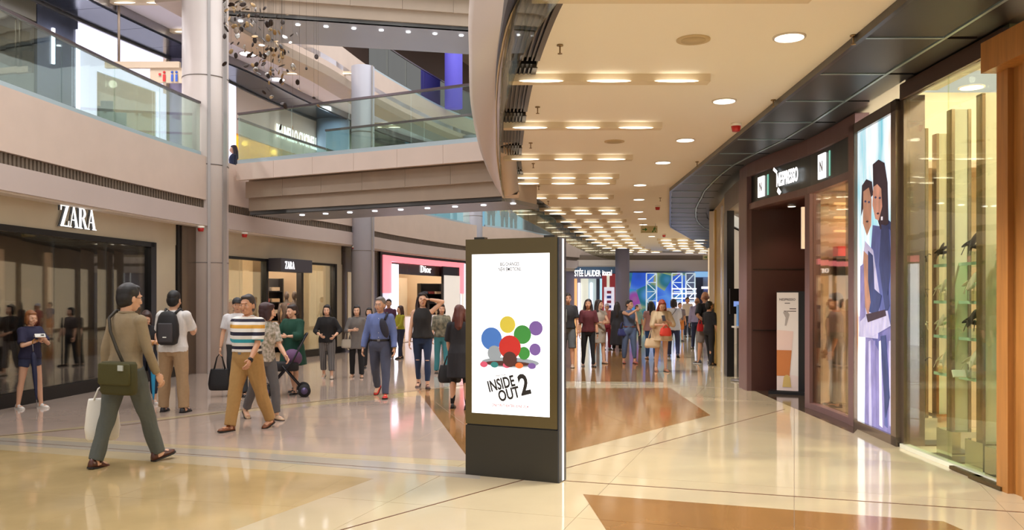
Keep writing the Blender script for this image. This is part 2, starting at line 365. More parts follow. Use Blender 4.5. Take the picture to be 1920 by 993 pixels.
# --- first window (clothing shop with the large lit letters)
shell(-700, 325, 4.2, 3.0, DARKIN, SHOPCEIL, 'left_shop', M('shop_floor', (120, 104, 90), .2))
w = empty('window_1', kind='structure')
p = Lseg(-650, 286)
solid('header_wall', Lseg(-650, 330), -.3, 0, 2.62, 3.05, BEIGE, w)
solid('pier', Lseg(289, 329), -.3, 0, 0, 2.62, BEIGE, w)
solid('plinth', Lseg(-650, 345), -.3, .03, 0, .2, BLACK, w)
solid('frame_head', p, -.1, .05, 2.53, 2.62, BLACK, w)
solid('frame_jamb', Lseg(279, 289), -.1, .05, .2, 2.62, BLACK, w)
WG = glass('shop_window_glass', (226, 224, 220), .07, .8)
for q in pieces(p, 1.45):
    q2 = [lerp2(q[0], q[1], .004)] + q[1:-1] + [lerp2(q[-1], q[-2], .004)]
    solid('glass_pane', q2, -.03, -.015, .2, 2.53, WG, w)
solid('groove_post', Lseg(330, 334), -.3, .04, 0, 3.05, BLACK, w)
tagw = solid('wall_left_cladding', Lseg(336, 400), -.3, .06, 0, 3.05, M('bronze_steel_cladding', (132, 116, 102), .22, .75, noisec=.12, nscale=1, stretch=(3, 3, .3)))
# contents of the first shop: hanging panels, light strips, rails with clothes, mannequins
random.seed(4)
BANNER = M('cream_banner', (206, 168, 132), .7)
for i, (px, d, z0, z1, wd) in enumerate(((70, 1.5, 1.75, 2.45, .16), (45, 2.4, 1.2, 2.3, .2), (165, 1.6, 1.2, 2.4, .2), (245, 1.6, .9, 2.4, .14), (305, 2.4, 1.3, 2.3, .12))):
    c = off(Lseg(px, px + 6), -d)[0]; t = empty('hanging_banner', (c[0], c[1], z0), label=('narrow cream banner nearest the shop window corner', 'wide cream banner hanging far left in the shop', 'cream banner hanging behind the middle of the big shop window', 'slim cream banner hanging at the right of the big shop window', 'short cream banner deep at the right end of the shop')[i], cat='banner', group='cream banners inside the dark shop')
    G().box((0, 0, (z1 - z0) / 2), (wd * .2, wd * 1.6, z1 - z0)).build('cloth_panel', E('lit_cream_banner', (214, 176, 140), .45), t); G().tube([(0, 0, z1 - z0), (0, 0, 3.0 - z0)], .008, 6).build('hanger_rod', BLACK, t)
for i in range(7):
    px = -80 + i * 60; c = off(Lseg(px, px + 8), -1.2 - .5 * (i % 2))[0]; t = empty('strip_light', (c[0], c[1], 2.72), label=('leftmost',) [0] + '' if False else ('leftmost' if i == 0 else ORD[i]) + ' white strip light from the left inside the dark shop', cat='light', group='strip lights in the dark window shop')
    G().box((0, 0, .03), (.1, .55, .05)).build('housing', BLACK, t); G().box((0, 0, 0), (.06, .5, .02)).build('tube_lamp', LAMPW, t); G().tube([(0, 0, .05), (0, 0, .28)], .008, 6).build('hanger_rod', BLACK, t)
    if i % 2 == 0: lamp('shop_lamp', 'POINT', (c[0], c[1], 2.9), 60, (1, .82, .66), .04)
CLOTH = [M('garment_' + n, c, .85, bump=.2, bscale=30) for n, c in (('sand', (170, 146, 118)), ('maroon', (110, 40, 38)), ('slate', (70, 76, 90)), ('cream', (205, 190, 170)), ('charcoal', (40, 38, 42)), ('pink', (190, 130, 128)))]
def garment(m, x, y, z, rz, parent, h=.75):
    g = G(); q = Matrix.Rotation(rz, 3, 'Z'); rs = []
    for zz, wx, wy in ((0, .02, .02), (-.04, .06, .03), (-.08, .2, .045), (-.3, .18, .05), (-h, .22, .05)):
        rs.append([Vector((x, y, z + zz)) + q @ Vector((wx * math.cos(t), wy * math.sin(t) * (1 + .3 * math.sin(5 * t + zz * 9)), 0)) for t in [k * math.pi / 5 for k in range(10)]])
    g.rings(rs); return g.build('garment', m, parent)
def rail(c, rz, n, label):
    t = empty('clothes_rail', (c[0], c[1], 0), rz, label, 'clothes rail', 'clothes rails in the shops'); g = G()
    for s in (-1, 1): g.tube([(0, s * .65, 0), (0, s * .65, 1.5)], .014, 6); g.box((0, s * .65, .02), (.45, .04, .03))
    g.tube([(0, -.65, 1.5), (0, .65, 1.5)], .014, 6); g.build('rail_frame', STEEL, t)
    for i in range(n): garment(CLOTH[(i * 5 + n) % 6], 0, -.55 + 1.1 * i / (n - 1), 1.47, 0, t)
    return t
for i, (px, d) in enumerate(((60, 2.2), (140, 3.3), (215, 2.1), (-60, 3.2), (270, 3.4))):
    c = off(Lseg(px, px + 5), -d)[0]; rail(c, .15, 8, ('clothes rail behind the waiting woman in navy', 'clothes rail deep in the middle of the dark shop', 'clothes rail at the right of the dark window', 'clothes rail at the far left edge of the shop window', 'clothes rail near the back right of the dark shop')[i])
def mannequin(c, rz, mt, label, top=None, z0=0.):
    t = empty('mannequin', (c[0], c[1], z0), rz, label, 'mannequin', 'shop mannequins'); g = G()
    body = [(.0, .05, .05), (.05, .14, .1), (.15, .165, .11), (.3, .125, .095), (.5, .165, .115), (.58, .15, .09), (.62, .06, .05), (.7, .045, .045)]
    g.rings([[(rx * math.cos(a), ry * math.sin(a), .82 + z) for a in [k * math.pi / 8 for k in range(16)]] for z, rx, ry in body]); g.ell((0, 0, 1.62), (.07, .09, .12))
    for s in (-1, 1): g.tube([(s * .17, 0, 1.38), (s * .22, .02, 1.1), (s * .2, -.05, .85)], [.045, .038, .028]); 
    g.build('torso', mt, t)
    for s in (-1, 1): G().tube([(s * .09, 0, .88), (s * .1, -.01, .48), (s * .1, .02, .06), (s * .1, -.08, .03)], [.085, .055, .035, .03]).build('leg', mt, t)
    G().cyl((0, 0), .18, 0, .015, 20).build('base_plate', STEEL, t)
    if top: garment(top, 0, 0, 1.47, 0, t, .62)
    return t
MANN = M('mannequin_dark', (70, 60, 56), .4); MANW = M('mannequin_tan', (150, 112, 88), .5)
for i, (px, d) in enumerate(((100, .9), (112, 1.3), (150, .9), (190, 1.5), (8, .8))):
    c = off(Lseg(px, px + 5), -d)[0]; mannequin(c, 1.2, (MANW, MANN)[i % 2], ('tan mannequin in a cream top behind the shop glass', 'dark mannequin beside the tan one behind the glass', 'tan mannequin in slate top at the middle of the window', 'dark mannequin set back to the right in the window', 'tan mannequin behind the waiting woman in shorts')[i], CLOTH[(3, 0, 2, 4, 1)[i]])
rb = off(Lseg(150, 190), -4.1); mp = plane_map((rb[0][0] + .02, rb[0][1], 0), Vector((*rb[-1], 0)) - Vector((*rb[0], 0)))
g = G(); flat(g, mp, [(-.5, 1.3), (1.6, 1.3), (1.6, 2.0), (-.5, 2.0)], 0, .03); g.build('red_wall_panel', E('red_lit_panel', (150, 50, 36), .35), label='red lit panel on the back wall of the dark shop', cat='panel')
# lit letters above the window
def lseg_map(a, b, o=0.): q = off(Lseg(a, b), o); return plane_map((q[0][0], q[0][1], 0), Vector((*q[-1], 0)) - Vector((*q[0], 0))), math.dist(q[0], q[-1])
mp, ln = lseg_map(105, 172, .04)
g = G(); serif(g, mp, 'ZARA', 0, 2.70, .34, .03, .036, 0, ln / (.34 * 2.75)); so = g.build('shop_sign', E('sign_white', (255, 255, 255), 1.1), label='large white lit serif letters above the dark shop window', cat='sign')
g = G(); serif(g, mp, 'ZARA', -.02, 2.695, .34, .0, .012, 0, ln / (.34 * 2.75)); g.build('letter_backing', BLACK, so)
# wall uplight wash fitting
# --- second shopfront with projecting sign
shell(415, 641, 3.6, 3.0, M('warm_shop_wall', (226, 206, 178), .7), M('shop_ceiling_pale', (200, 186, 170), .8), 'middle_shop', M('shop_floor_pale', (170, 150, 128), .2))
w = empty('window_2', kind='structure')
solid('header_wall', Lseg(400, 640), -.3, 0, 2.5, 3.05, BEIGE, w)
solid('pier', Lseg(629, 641), -.3, 0, 0, 2.5, BEIGE, w)
solid('frame_head', Lseg(405, 629), -.1, .04, 2.44, 2.5, BLACK, w)
solid('frame_jamb', Lseg(625, 629), -.1, .05, 0, 2.5, BLACK, w)
solid('frame_jamb', Lseg(496, 500), -.1, .05, 0, 2.5, BLACK, w)
solid('frame_jamb', Lseg(562, 566), -.1, .05, 0, 2.5, BLACK, w)
solid('plinth', Lseg(566, 645), -.2, .03, 0, .18, BLACK, w); solid('plinth', Lseg(405, 500), -.2, .03, 0, .18, BLACK, w)
WG2 = glass('clear_shop_glass', (240, 243, 238), .02, .4)
for a, b in ((405, 450), (451, 496), (567, 595), (596, 624)): solid('glass_pane', Lseg(a, b), -.03, -.015, .18, 2.44, WG2, w)
for i, (px, d) in enumerate(((470, .9), (540, 2.4), (600, .8), (615, 1.3))):
    c = off(Lseg(px, px + 5), -d)[0]; mannequin(c, .3, MANN, ('dark mannequin behind the left pane beside the round column', 'dark mannequin deep in the doorway under the small sign', 'dark mannequin behind the right pane near the black jamb', 'dark mannequin close to the beige pier')[i], CLOTH[(2, 4, 1, 0)[i]])
c = off(Lseg(520, 530), -3.0)[0]; rail(c, 1.2, 7, 'clothes rail seen through the lit shop doorway'); c = off(Lseg(560, 570), -2.6)[0]; rail(c, 1.2, 7, 'clothes rail behind the right pane of the lit shop')
q = off(Lseg(533, 560), -.9); G().strip(q, off(q, -.3), 0, 2.9).build('wall_left_partition', M('tan_partition', (214, 180, 140), .6), kind='structure')
for i, px in enumerate((440, 480, 575, 590, 605, 620)):
    c = off(Lseg(px, px + 4), -.9 - .6 * (i % 2))[0]; t = empty('shop_downlight', (c[0], c[1], 2.98), label='small warm downlight in the middle shop ceiling, ' + ('leftmost', 'second from the left', 'third from the left', 'fourth from the left', 'fifth from the left', 'rightmost')[i], cat='light', group='downlights of the middle shop')
    G().cyl((0, 0), .07, -.03, 0, 14).build('trim_ring', WHITE, t); G().cyl((0, 0), .05, -.035, -.03, 14).build('lens', E('shop_lens', (255, 226, 180), 9), t)
    lamp('shop_lamp', 'POINT', (c[0], c[1], 2.9), 90, (1, .88, .74), .04)
def bookcase(c, rz, nsh, w_, label, mt=None, items=True):
    t = empty('display_shelving', (c[0], c[1], 0), rz, label, 'shelving'); g = G()
    for s in (-1, 1): g.box((0, s * w_ / 2, 1.05), (.3, .03, 2.1))
    g.box((.14, 0, 1.05), (.02, w_, 2.1)); g.build('carcass', mt or BLACK, t)
    for k in range(nsh):
        z = .15 + k * 1.9 / nsh; G().box((0, 0, z), (.3, w_ - .03, .025)).build('shelf', mt or BLACK, t)
        if items:
            for j in range(3): G().box((-.02, -w_ * .3 + j * w_ * .3, z + .07), (.22, w_ * .22, .1)).build('folded_clothes', CLOTH[(k * 3 + j) % 6], t)
    return t
c = off(Lseg(608, 612), -1.9)[0]; bookcase(c, math.pi - .9, 6, 1.0, 'black shelving with folded clothes behind the right pane')
# projecting sign box
mp, ln = lseg_map(500, 560, .05)
t = empty('projecting_sign', label='dark grey box sign with white serif letters above the shop doorway', cat='sign'); g = G(); flat(g, mp, [(0, 2.2), (ln, 2.2), (ln, 2.52), (0, 2.52)], 0, .34); g.build('sign_box', M('slate_sign', (74, 72, 82), .5), t)
g = G(); serif(g, mp, 'ZARA', ln * .12, 2.27, .18, .341, .35, 0, .9); g.build('lettering', E('sign_white_soft', (250, 250, 255), 1.3), t)
# --- panel wall with lit niche beside second shop and column
solid('wall_left_pier', Lseg(641, 709), -.3, .02, 0, 3.05, M('bronze_steel_cladding'))
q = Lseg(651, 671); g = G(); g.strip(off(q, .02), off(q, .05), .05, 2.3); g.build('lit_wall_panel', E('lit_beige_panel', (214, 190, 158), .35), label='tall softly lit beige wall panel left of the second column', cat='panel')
# --- perfume shop with pink frame
shell(711, 869, 4.0, 2.98, M('perfume_wall', (226, 204, 170), .6), M('perfume_ceiling', (230, 220, 205), .8), 'perfume_shop', M('perfume_floor', (190, 170, 150), .15))
sf = empty('window_3', kind='structure')
PINK = E('pink_light_frame', (255, 140, 152), .95); NEON = E('cool_white_light', (236, 236, 255), 2.2)
def lbox(a, b, o0, o1, z0, z1, m, name, par, **k): return solid(name, Lseg(a, b), o0, o1, z0, z1, m, par, **k)
lbox(709, 870, -.1, .08, 2.93, 3.05, BLACK, 'outer_frame', sf); lbox(709, 713, -.1, .08, 0, 3.0, BLACK, 'outer_frame', sf)
lbox(713, 866, -.1, .12, 2.74, 2.93, PINK, 'pink_band', sf); lbox(713, 728, -.1, .12, 1.7, 2.74, PINK, 'pink_band', sf); lbox(858, 866, -.1, .12, 1.7, 2.74, PINK, 'pink_band', sf)
lbox(713, 726, -.1, .1, 0, 1.7, E('lit_shelf_white', (220, 215, 235), .9), 'lit_side_panel', sf); lbox(860, 866, -.1, .1, 0, 1.7, NEON, 'lit_side_panel', sf)
lbox(728, 739, -.1, .16, 0, 2.66, NEON, 'white_pillar', sf); lbox(866, 871, -.1, .16, 0, 2.9, NEON, 'white_pillar', sf)
lbox(739, 858, -.3, -.1, 2.36, 2.74, M('dark_header', (72, 62, 56), .2), 'header', sf)
mp, ln = lseg_map(792, 812, -.08); g = G(); serif(g, mp, 'Dior', 0, 2.47, .24, 0, .008, 0, ln / (.24 * 2.0)); g.build('shop_sign', E('sign_white'+'_dior', (255, 255, 255), 2.0), label='white serif name over the perfume shop entrance', cat='sign')
# interior: feature wall with monogram, poster, shelves
mp, ln = lseg_map(783, 830, -1.6)
t = empty('monogram_wall', label='cream feature wall with gold monogram inside the perfume shop', cat='wall panel'); g = G(); flat(g, mp, [(0, 0), (ln, 0), (ln, 2.3), (0, 2.3)], 0, .1); g.build('panel', M('cream_feature_wall', (232, 212, 176), .5), t)
g = G(); serif(g, mp, 'CD', ln * .42, 1.55, .26, .1, .12, 0, .9); g.build('lettering', M('gold_letter', (170, 140, 90), .3, .8), t)
mp, ln = lseg_map(741, 778, -.9)
t = empty('perfume_display', label='backlit display case with striped glass and white name beside the entrance', cat='display'); g = G(); flat(g, mp, [(0, .3), (ln, .3), (ln, 2.25), (0, 2.25)], 0, .1); g.build('case', E('case_white', (238, 225, 220), .9), t)
g = G(); flat(g, mp, [(.1, .5), (ln - .12, .5), (ln - .12, 2.05), (.1, 2.05)], .1, .11); g.build('picture', M('case_dark', (52, 44, 56), .4), t)
g = G(); [flat(g, mp, [(.16 + i * (ln - .4) / 12, .6), (.2 + i * (ln - .4) / 12, .6), (.2 + i * (ln - .4) / 12, 1.6), (.16 + i * (ln - .4) / 12, 1.6)], .11, .115) for i in range(12)]
for zz in (.7, .95, 1.2, 1.45): flat(g, mp, [(.2, zz), (ln * .6, zz), (ln * .6, zz + .08), (.2, zz + .08)], .115, .13)
serif(g, mp, 'Dior', .3, 1.78, .16, .11, .12, 0, 1.0); g.build('lettering', E('case_print', (235, 230, 245), .8), t)
c = off(Lseg(846, 850), -.9)[0]; bookcase(c, 2.2, 5, 1.0, 'black shelving with coloured boxes right of the perfume shop entrance')
for i, px in enumerate((750, 800, 845)):
    c = off(Lseg(px, px + 4), -.9)[0]; lamp('shop_lamp', 'POINT', (c[0], c[1], 2.85), 90, (1, .88, .74), .04)
    t = empty('white_counter', (c[0] + .5, c[1] - .3, 0), .6, label=('low white perfume counter left in the entrance', 'low white perfume counter in the middle of the entrance', 'low white perfume counter right in the entrance')[i], cat='counter', group='counters of the perfume shop')
    G().box((0, 0, .42), (.7, .5, .84)).build('cabinet', E('counter_glow', (230, 228, 240), .5), t); G().box((0, 0, .86), (.74, .54, .03)).build('top', M('white_top', (235, 235, 238), .2), t)
    for j in range(4): G().cyl((-.25 + j * .16, 0), .03, .875, 1.0, 10).build('bottle', CLOTH[j], t)
# --- wall behind the totem and at the far end
solid('wall_left_far', Lseg(871, 1058), -.3, 0, 0, 3.05, M('grey_wall', (150, 146, 160), .5))
solid('wall_far_end', cut(LP, 78, 96), -.3, 0, 0, 3.05, M('grey_wall'))
for i, (p0, p1) in enumerate(((56, 61), (63, 68), (70, 75))):
    q = cut(LP, p0, p1); t = empty('shopfront_unit', label=('lit shopfront hidden behind the totem, left one', 'lit shopfront hidden behind the totem, middle one', 'lit shopfront hidden behind the totem, right one')[i], cat='shopfront', group='shopfronts behind the totem')
    g = G(); g.strip(off(q, 0), off(q, .08), 0, 2.8); g.build('frame', BLACK, t)
    for pc in pieces(q, 1.3): a_ = [lerp2(pc[0], pc[-1], .04), lerp2(pc[0], pc[-1], .96)]; g = G(); g.strip(off(a_, .08), off(a_, .1), .25, 2.4); g.build('lit_pane', E('far_pane_glow', (228, 222, 214), .6), t)
# ================================================================ left side, upper levels
solid('floor_gallery', LP, .2, -4.6, 4.2, 4.5, M('gallery_floor', (205, 195, 190), .3))
def balustrade(path, z, label, top=1.08, size=1.5, kind=None, o=.15, tint=BAL):
    t = empty('glass_balustrade', label=label, cat='balustrade'); q = off(path, o)
    for pc in pieces(q, size):
        a = [lerp2(pc[0], pc[1], .02)] + pc[1:-1] + [lerp2(pc[-1], pc[-2], .02)]; g = G(); g.strip(off(a, -.008), off(a, .008), z + .02, z + top); g.build('glass_panel', tint, t)
    g = G(); g.strip(off(q, -.03), off(q, .03), z + top, z + top + .045); g.build('handrail', M('dark_handrail', (110, 100, 104), .25, .8), t)
    g = G(); g.strip(off(q, -.03), off(q, .03), z, z + .09); g.build('base_channel', M('pale_channel', (190, 208, 216), .3, .4), t); return t
balustrade(Lseg(-400, 362), 4.5, 'curved glass balustrade of the gallery above the large lit letters')
balustrade(Lseg(711, 876), 4.5, 'glass balustrade of the gallery above the perfume shop', o=.1)
balustrade(Lseg(905, 1040), 4.5, 'distant glass balustrade behind the third column', o=.1)
balustrade(Lseg(440, 660), 4.5, 'glass balustrade of the gallery behind the lower bridge', o=.1)
# level two shopfronts
UB = off(LP, -3.9)
def useg(a, b): return sub(UB, a, b)
YEL = glass('amber_shop_glass', (252, 234, 176), .04, .3)
UWALL = M('upper_shop_back', (200, 186, 150), .6)
solid('wall_upper_left', UB, -2.2, -2.3, 4.5, 8.3, M('upper_back_wall', (176, 160, 138), .7))
solid('ceiling_gallery', LP, -.4, -6.2, 8.3, 8.45, UPW)
u = empty('window_4', kind='structure')
solid('wall_upper_amber', useg(436, 604), -1.9, -2.0, 4.5, 7.2, M('amber_wall', (236, 200, 90), .6))
def ub(a, b, o0, o1, z0, z1, m, name, par=u): return solid(name, useg(a, b), o0, o1, z0, z1, m, par)
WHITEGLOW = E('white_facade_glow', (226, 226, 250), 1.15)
ub(-300, 0, -.1, 0, 4.5, 8.0, M('upper_dark_glass', (70, 66, 62), .15), 'dark_front')
ub(0, 68, -.1, 0, 7.6, 8.0, M('olive_header', (96, 92, 78), .4), 'header_panel'); ub(0, 68, -.06, -.04, 4.5, 7.6, glass('olive_glass', (185, 175, 140), .2, .8), 'glass_pane')
ub(70, 146, -.1, 0, 4.5, 8.0, M('slate_marble', (72, 78, 96), .25, noisec=.4, nscale=1.6), 'marble_panel')
ub(142, 147, 0, .05, 4.5, 7.8, NEON, 'light_strip'); ub(96, 100, 0, .05, 6.8, 7.6, NEON, 'light_strip')
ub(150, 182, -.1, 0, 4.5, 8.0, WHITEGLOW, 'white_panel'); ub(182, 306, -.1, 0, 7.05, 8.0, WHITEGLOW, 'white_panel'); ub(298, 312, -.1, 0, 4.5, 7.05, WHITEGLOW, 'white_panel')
for a, b in ((182, 220), (221, 260), (261, 298)): ub(a, b, -.06, -.04, 4.5, 7.05, WG2, 'glass_pane')
ub(312, 418, -.1, 0, 4.5, 8.0, M('taupe_panel'), 'wall_panel')
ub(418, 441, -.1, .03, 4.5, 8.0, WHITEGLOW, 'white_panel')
ub(441, 600, -.1, 0, 6.6, 8.0, M('white_fascia_upper', (222, 208, 198), .5), 'header_panel')
for a, b in ((441, 470), (471, 500), (501, 530), (531, 560), (561, 600)): ub(a, b, -.06, -.04, 4.5, 6.6, YEL, 'glass_pane')
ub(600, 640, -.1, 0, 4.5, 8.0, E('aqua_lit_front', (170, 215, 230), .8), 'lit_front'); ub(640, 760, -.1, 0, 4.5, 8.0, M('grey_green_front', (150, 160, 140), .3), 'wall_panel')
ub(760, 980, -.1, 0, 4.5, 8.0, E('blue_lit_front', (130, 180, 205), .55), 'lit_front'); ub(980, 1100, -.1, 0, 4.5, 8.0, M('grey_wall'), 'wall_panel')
q = useg(513, 596); mp = plane_map((q[0][0], q[0][1], 0), Vector((*q[-1], 0)) - Vector((*q[0], 0))); ln = math.dist(q[0], q[-1])
g = G(); text(g, mp, 'BRUNELLO CUCINELLI', ln / 2, 6.95, .62, .05, .058, 0, ln / 6.6); g.build('shop_sign', E('sign_white_hot', (255, 255, 255), 1.6), label='white lit capitals on the pale fascia of the upper gallery shop', cat='sign')
# dark panelled soffit in front of the upper shops
SOFB = M('blue_black_soffit', (44, 50, 66), .2, .5)
st = empty('ceiling_upper_soffit', kind='structure')
for pc in pieces(cut(UB, 20, 84), 1.5):
    a = [lerp2(pc[0], pc[1], .02)] + pc[1:-1] + [lerp2(pc[-1], pc[-2], .02)]; g = G(); g.strip(off(a, .1), off(a, 1.1), 8.06, 8.1); g.build('soffit_panel', SOFB, st)
g = G(); q = cut(UB, 20, 84); g.strip(off(q, .04), off(q, 1.16), 8.1, 8.3); g.strip(off(q, 0), off(q, .05), 8.0, 8.1); g.build('soffit_tray', STEEL, st)
# fittings inside the level-two shop behind clear panes
for i, px in enumerate((195, 235, 275)):
    c = off(useg(px, px + 5), -1.0)[0]; t = bookcase((c[0], c[1]), math.pi + .2, 4, 1.4, ('black shelving in the upper white shop, left', 'black shelving in the upper white shop, middle', 'black shelving in the upper white shop, right')[i], items=False); t.location.z = 4.5
    lamp('shop_lamp', 'POINT', (c[0], c[1], 7.2), 160, (1, .9, .8), .1)
for px in (460, 520, 570): c = off(useg(px, px + 5), -1.2)[0]; lamp('shop_lamp', 'POINT', (c[0], c[1], 6.8), 300, (1, .85, .55), .1)
# upper ceiling lights
def downlight(x, y, z, label, grp, r=.13, em=None, soff=.0):
    t = empty('downlight', (x, y, z), label=label, cat='light', group=grp)
    g = G(); g.tube([(0, 0, -.012), (0, 0, 0)], r * 1.15, 24); g.build('trim_ring', M('lamp_trim', (225, 215, 200), .5), t)
    G().tube([(0, 0, -.016), (0, 0, -.011)], r, 24).build('lens', em or LAMPW, t); return t
for i, (px, py) in enumerate(((228, 35), (425, 195), (555, 175), (505, 165), (430, 132), (480, 143), (520, 148), (465, 100), (450, 140), (500, 200))):
    v = PT(px, py, 6.7 * F / (HY - py)); downlight(v.x, v.y, 8.295, 'round cool white downlight in the upper gallery ceiling, ' + ('left above the far left glass', 'just right of the big column', 'above the bridge handrail middle', 'left of the bridge middle', 'low beside the big column', 'second from the big column', 'third from the big column', 'behind the hanging discs', 'below the hanging discs', 'nearest the white lettering')[i], 'downlights in the upper gallery ceiling', .22, LAMPC)
def bar_light(c, half, rz, z, label, grp, warm=LAMPW, n=3):
    t = empty('ceiling_light_bar', (c[0], c[1], z), rz, label, 'light', grp)
    G().box((0, .05, -.04), (half * 2, .16, .08)).build('housing', M('bar_beige', (224, 208, 180), .7), t)
    for k in range(n):
        x = -half + half * 2 * (k + .5) / n; g = G(); g.ell((x, -.035, -.078), (half / n * .66, .030, .012), 0, 16, 6); g.build('lens', warm, t)
    return t
for i, (px, py) in enumerate(((235, 8), (292, 62), (600, 140), (690, 235), (740, 240))):
    v = PT(px, py, 6.6 * F / (HY - py)); bar_light((v.x, v.y), 1.1, 0, 8.3, 'beige light bar in the upper gallery ceiling, ' + ('at the top edge left', 'left of the big column', 'between the hanging discs and second column', 'behind the second column', 'right of the second column')[i], 'light bars in the upper gallery ceiling')
def smoke_detector(x, y, z, label, red=True):
    t = empty('fire_alarm_beacon', (x, y, z), label=label, cat='alarm', group='red alarm beacons on the ceilings'); G().cyl((0, 0), .07, -.04, 0, 16).build('base', WHITE, t); g = G(); g.tube([(0, 0, -.11), (0, 0, -.04)], [.05, .065], 16); g.build('red_lens', M('red_lens', (190, 30, 22), .3), t)
def sprinkler(x, y, z, grp='sprinklers on the corridor ceiling', label='small brass sprinkler head on the cream corridor ceiling'):
    t = empty('sprinkler', (x, y, z), label=label, cat='sprinkler', group=grp); G().cyl((0, 0), .03, -.012, 0, 12).build('escutcheon', M('brass', (150, 125, 90), .4, .7), t)
    G().tube([(0, 0, -.08), (0, 0, -.01)], .008, 6).cyl((0, 0), .022, -.085, -.08, 10).build('head', M('brass'), t)
for i, (px, py) in enumerate(((57, 22), (137, 18))): v = PT(px, py, 6.6 * F / (HY - py)); smoke_detector(v.x, v.y, 8.28, ('red alarm beacon at the dark soffit, far left above the gallery', 'red alarm beacon on the white gallery ceiling, top left')[i])
for i, (px, py) in enumerate(((437, 307+0), (1255+0, 465+0))): pass
for px, py, lb in ((352, 423, 'red alarm beacon below the fascia left of the big column'), (437, 436, 'red alarm beacon right beside the big column'), (647, 466, 'red alarm beacon above the metal pier by the second column')):
    q = off(Lseg(px - 1, px + 1), .3)[0]; smoke_detector(q[0], q[1], 3.03, lb)
# hanging direction sign of the gallery
v = PT(268, 122, 19.5); t = empty('hanging_toilet_sign', (v.x, v.y, v.z), label='hanging cream sign with red and blue restroom figures, upper gallery', cat='sign')
G().box((0, 0, 0), (1.7, .1, .14)).build('beam', M('sign_cream', (226, 206, 180), .5), t); G().tube([(-.55, 0, .07), (-.55, 0, 1.6)], .03, 8).build('rod', GRILLE, t)
G().box((.55, 0, -.24), (.75, .06, .34)).build('sign_board', M('sign_cream'), t)
g = G(); g.box((.5, -.035, -.3), (.06, .01, .16)); g.ell((.5, -.035, -.17), (.03, .006, .03)); g.box((.52 - .12, -.035, -.22), (.05, .01, .05)); g.build('red_figure', M('sign_red', (200, 40, 40), .5), t)
g = G(); g.box((.68, -.035, -.3), (.05, .01, .16)); g.ell((.68, -.035, -.17), (.03, .006, .03)); g.box((.78, -.035, -.3), (.05, .01, .16)); g.ell((.78, -.035, -.17), (.03, .006, .03)); g.build('blue_figure', M('sign_blue', (50, 90, 180), .5), t)
# level three
L3 = off(LP, -.5)
q3 = cut(L3, 30, 88)
solid('trim_5', q3, -.15, .1, 8.1, 9.0, CREAM); solid('trim_6', q3, -.6, .16, 7.86, 8.1, TAUPE); solid('floor_top_gallery', cut(L3, 10, 88), 0, -3.6, 8.5, 9.0, TAUPE)
balustrade(sub(L3, 690, 900), 9.0, 'olive tinted glass balustrade of the top gallery', tint=glass('olive_balustrade', (150, 150, 120), .12, .9), o=.02)
solid('wall_upper_top', off(cut(LP, 10, 96), -3.4), 0, -.1, 9.0, 13, M('dark_brown_wall', (74, 54, 44), .6))
solid('ceiling_top', cut(LP, 10, 96), -.5, -3.6, 12.8, 13, M('taupe_panel'))
# ================================================================ columns
def column(x, y, r, z0, z1, label, m=GREYCOL, bands=(), trim=None):
    t = empty('round_column', (x, y, 0), label=label, cat='column'); G().cyl((0, 0), r, z0, z1, 48).build('shaft', m, t)
    for z in bands: G().cyl((0, 0), r + .006, z - .01, z + .01, 48).build('joint_ring', M('joint_grey', (120, 110, 104), .5), t)
    if trim:
        for a, w2 in trim: q = Matrix.Rotation(R(a), 3, 'Z'); v = q @ Vector((r, 0, 0)); G().box((v.x, v.y, (z0 + z1) / 2), (.05, w2, z1 - z0), R(a)).build('steel_trim', SILVER, t)
    return t
column(-6.52, 18.15, .47, 0, 8.6, 'large round stone and steel column at the left of the bridges', SILVER if False else GREYCOL, (4.35, 6.2, 2.3), ((-18, .12), (-62, .06)))
column(-9.17, 23.6, .46, 4.5, 8.3, 'lilac column behind the big column on the gallery', M('lilac_column', (176, 168, 196), .35))
column(-4.30, 24.6, .33, 0, 8.2, 'round grey column left of the pink-framed shop', M('blue_grey_column', (180, 180, 190), .35), (2.9, 6.3), ((-30, .06),))
column(-1.62, 35.3, .40, 0, 8.2, 'round grey column above the left corner of the totem', M('blue_grey_column'), (3.4, 4.9))
column(-6.6, 31.5, .6, 4.5, 8.3, 'pale blue column behind the bridge glass on the gallery', M('pale_blue_column', (150, 180, 212), .35))
column(-2.3, 33.6, .35, 9.0, 12.9, 'purple lit column on the top gallery', E('purple_lit_column', (96, 90, 200), .5))
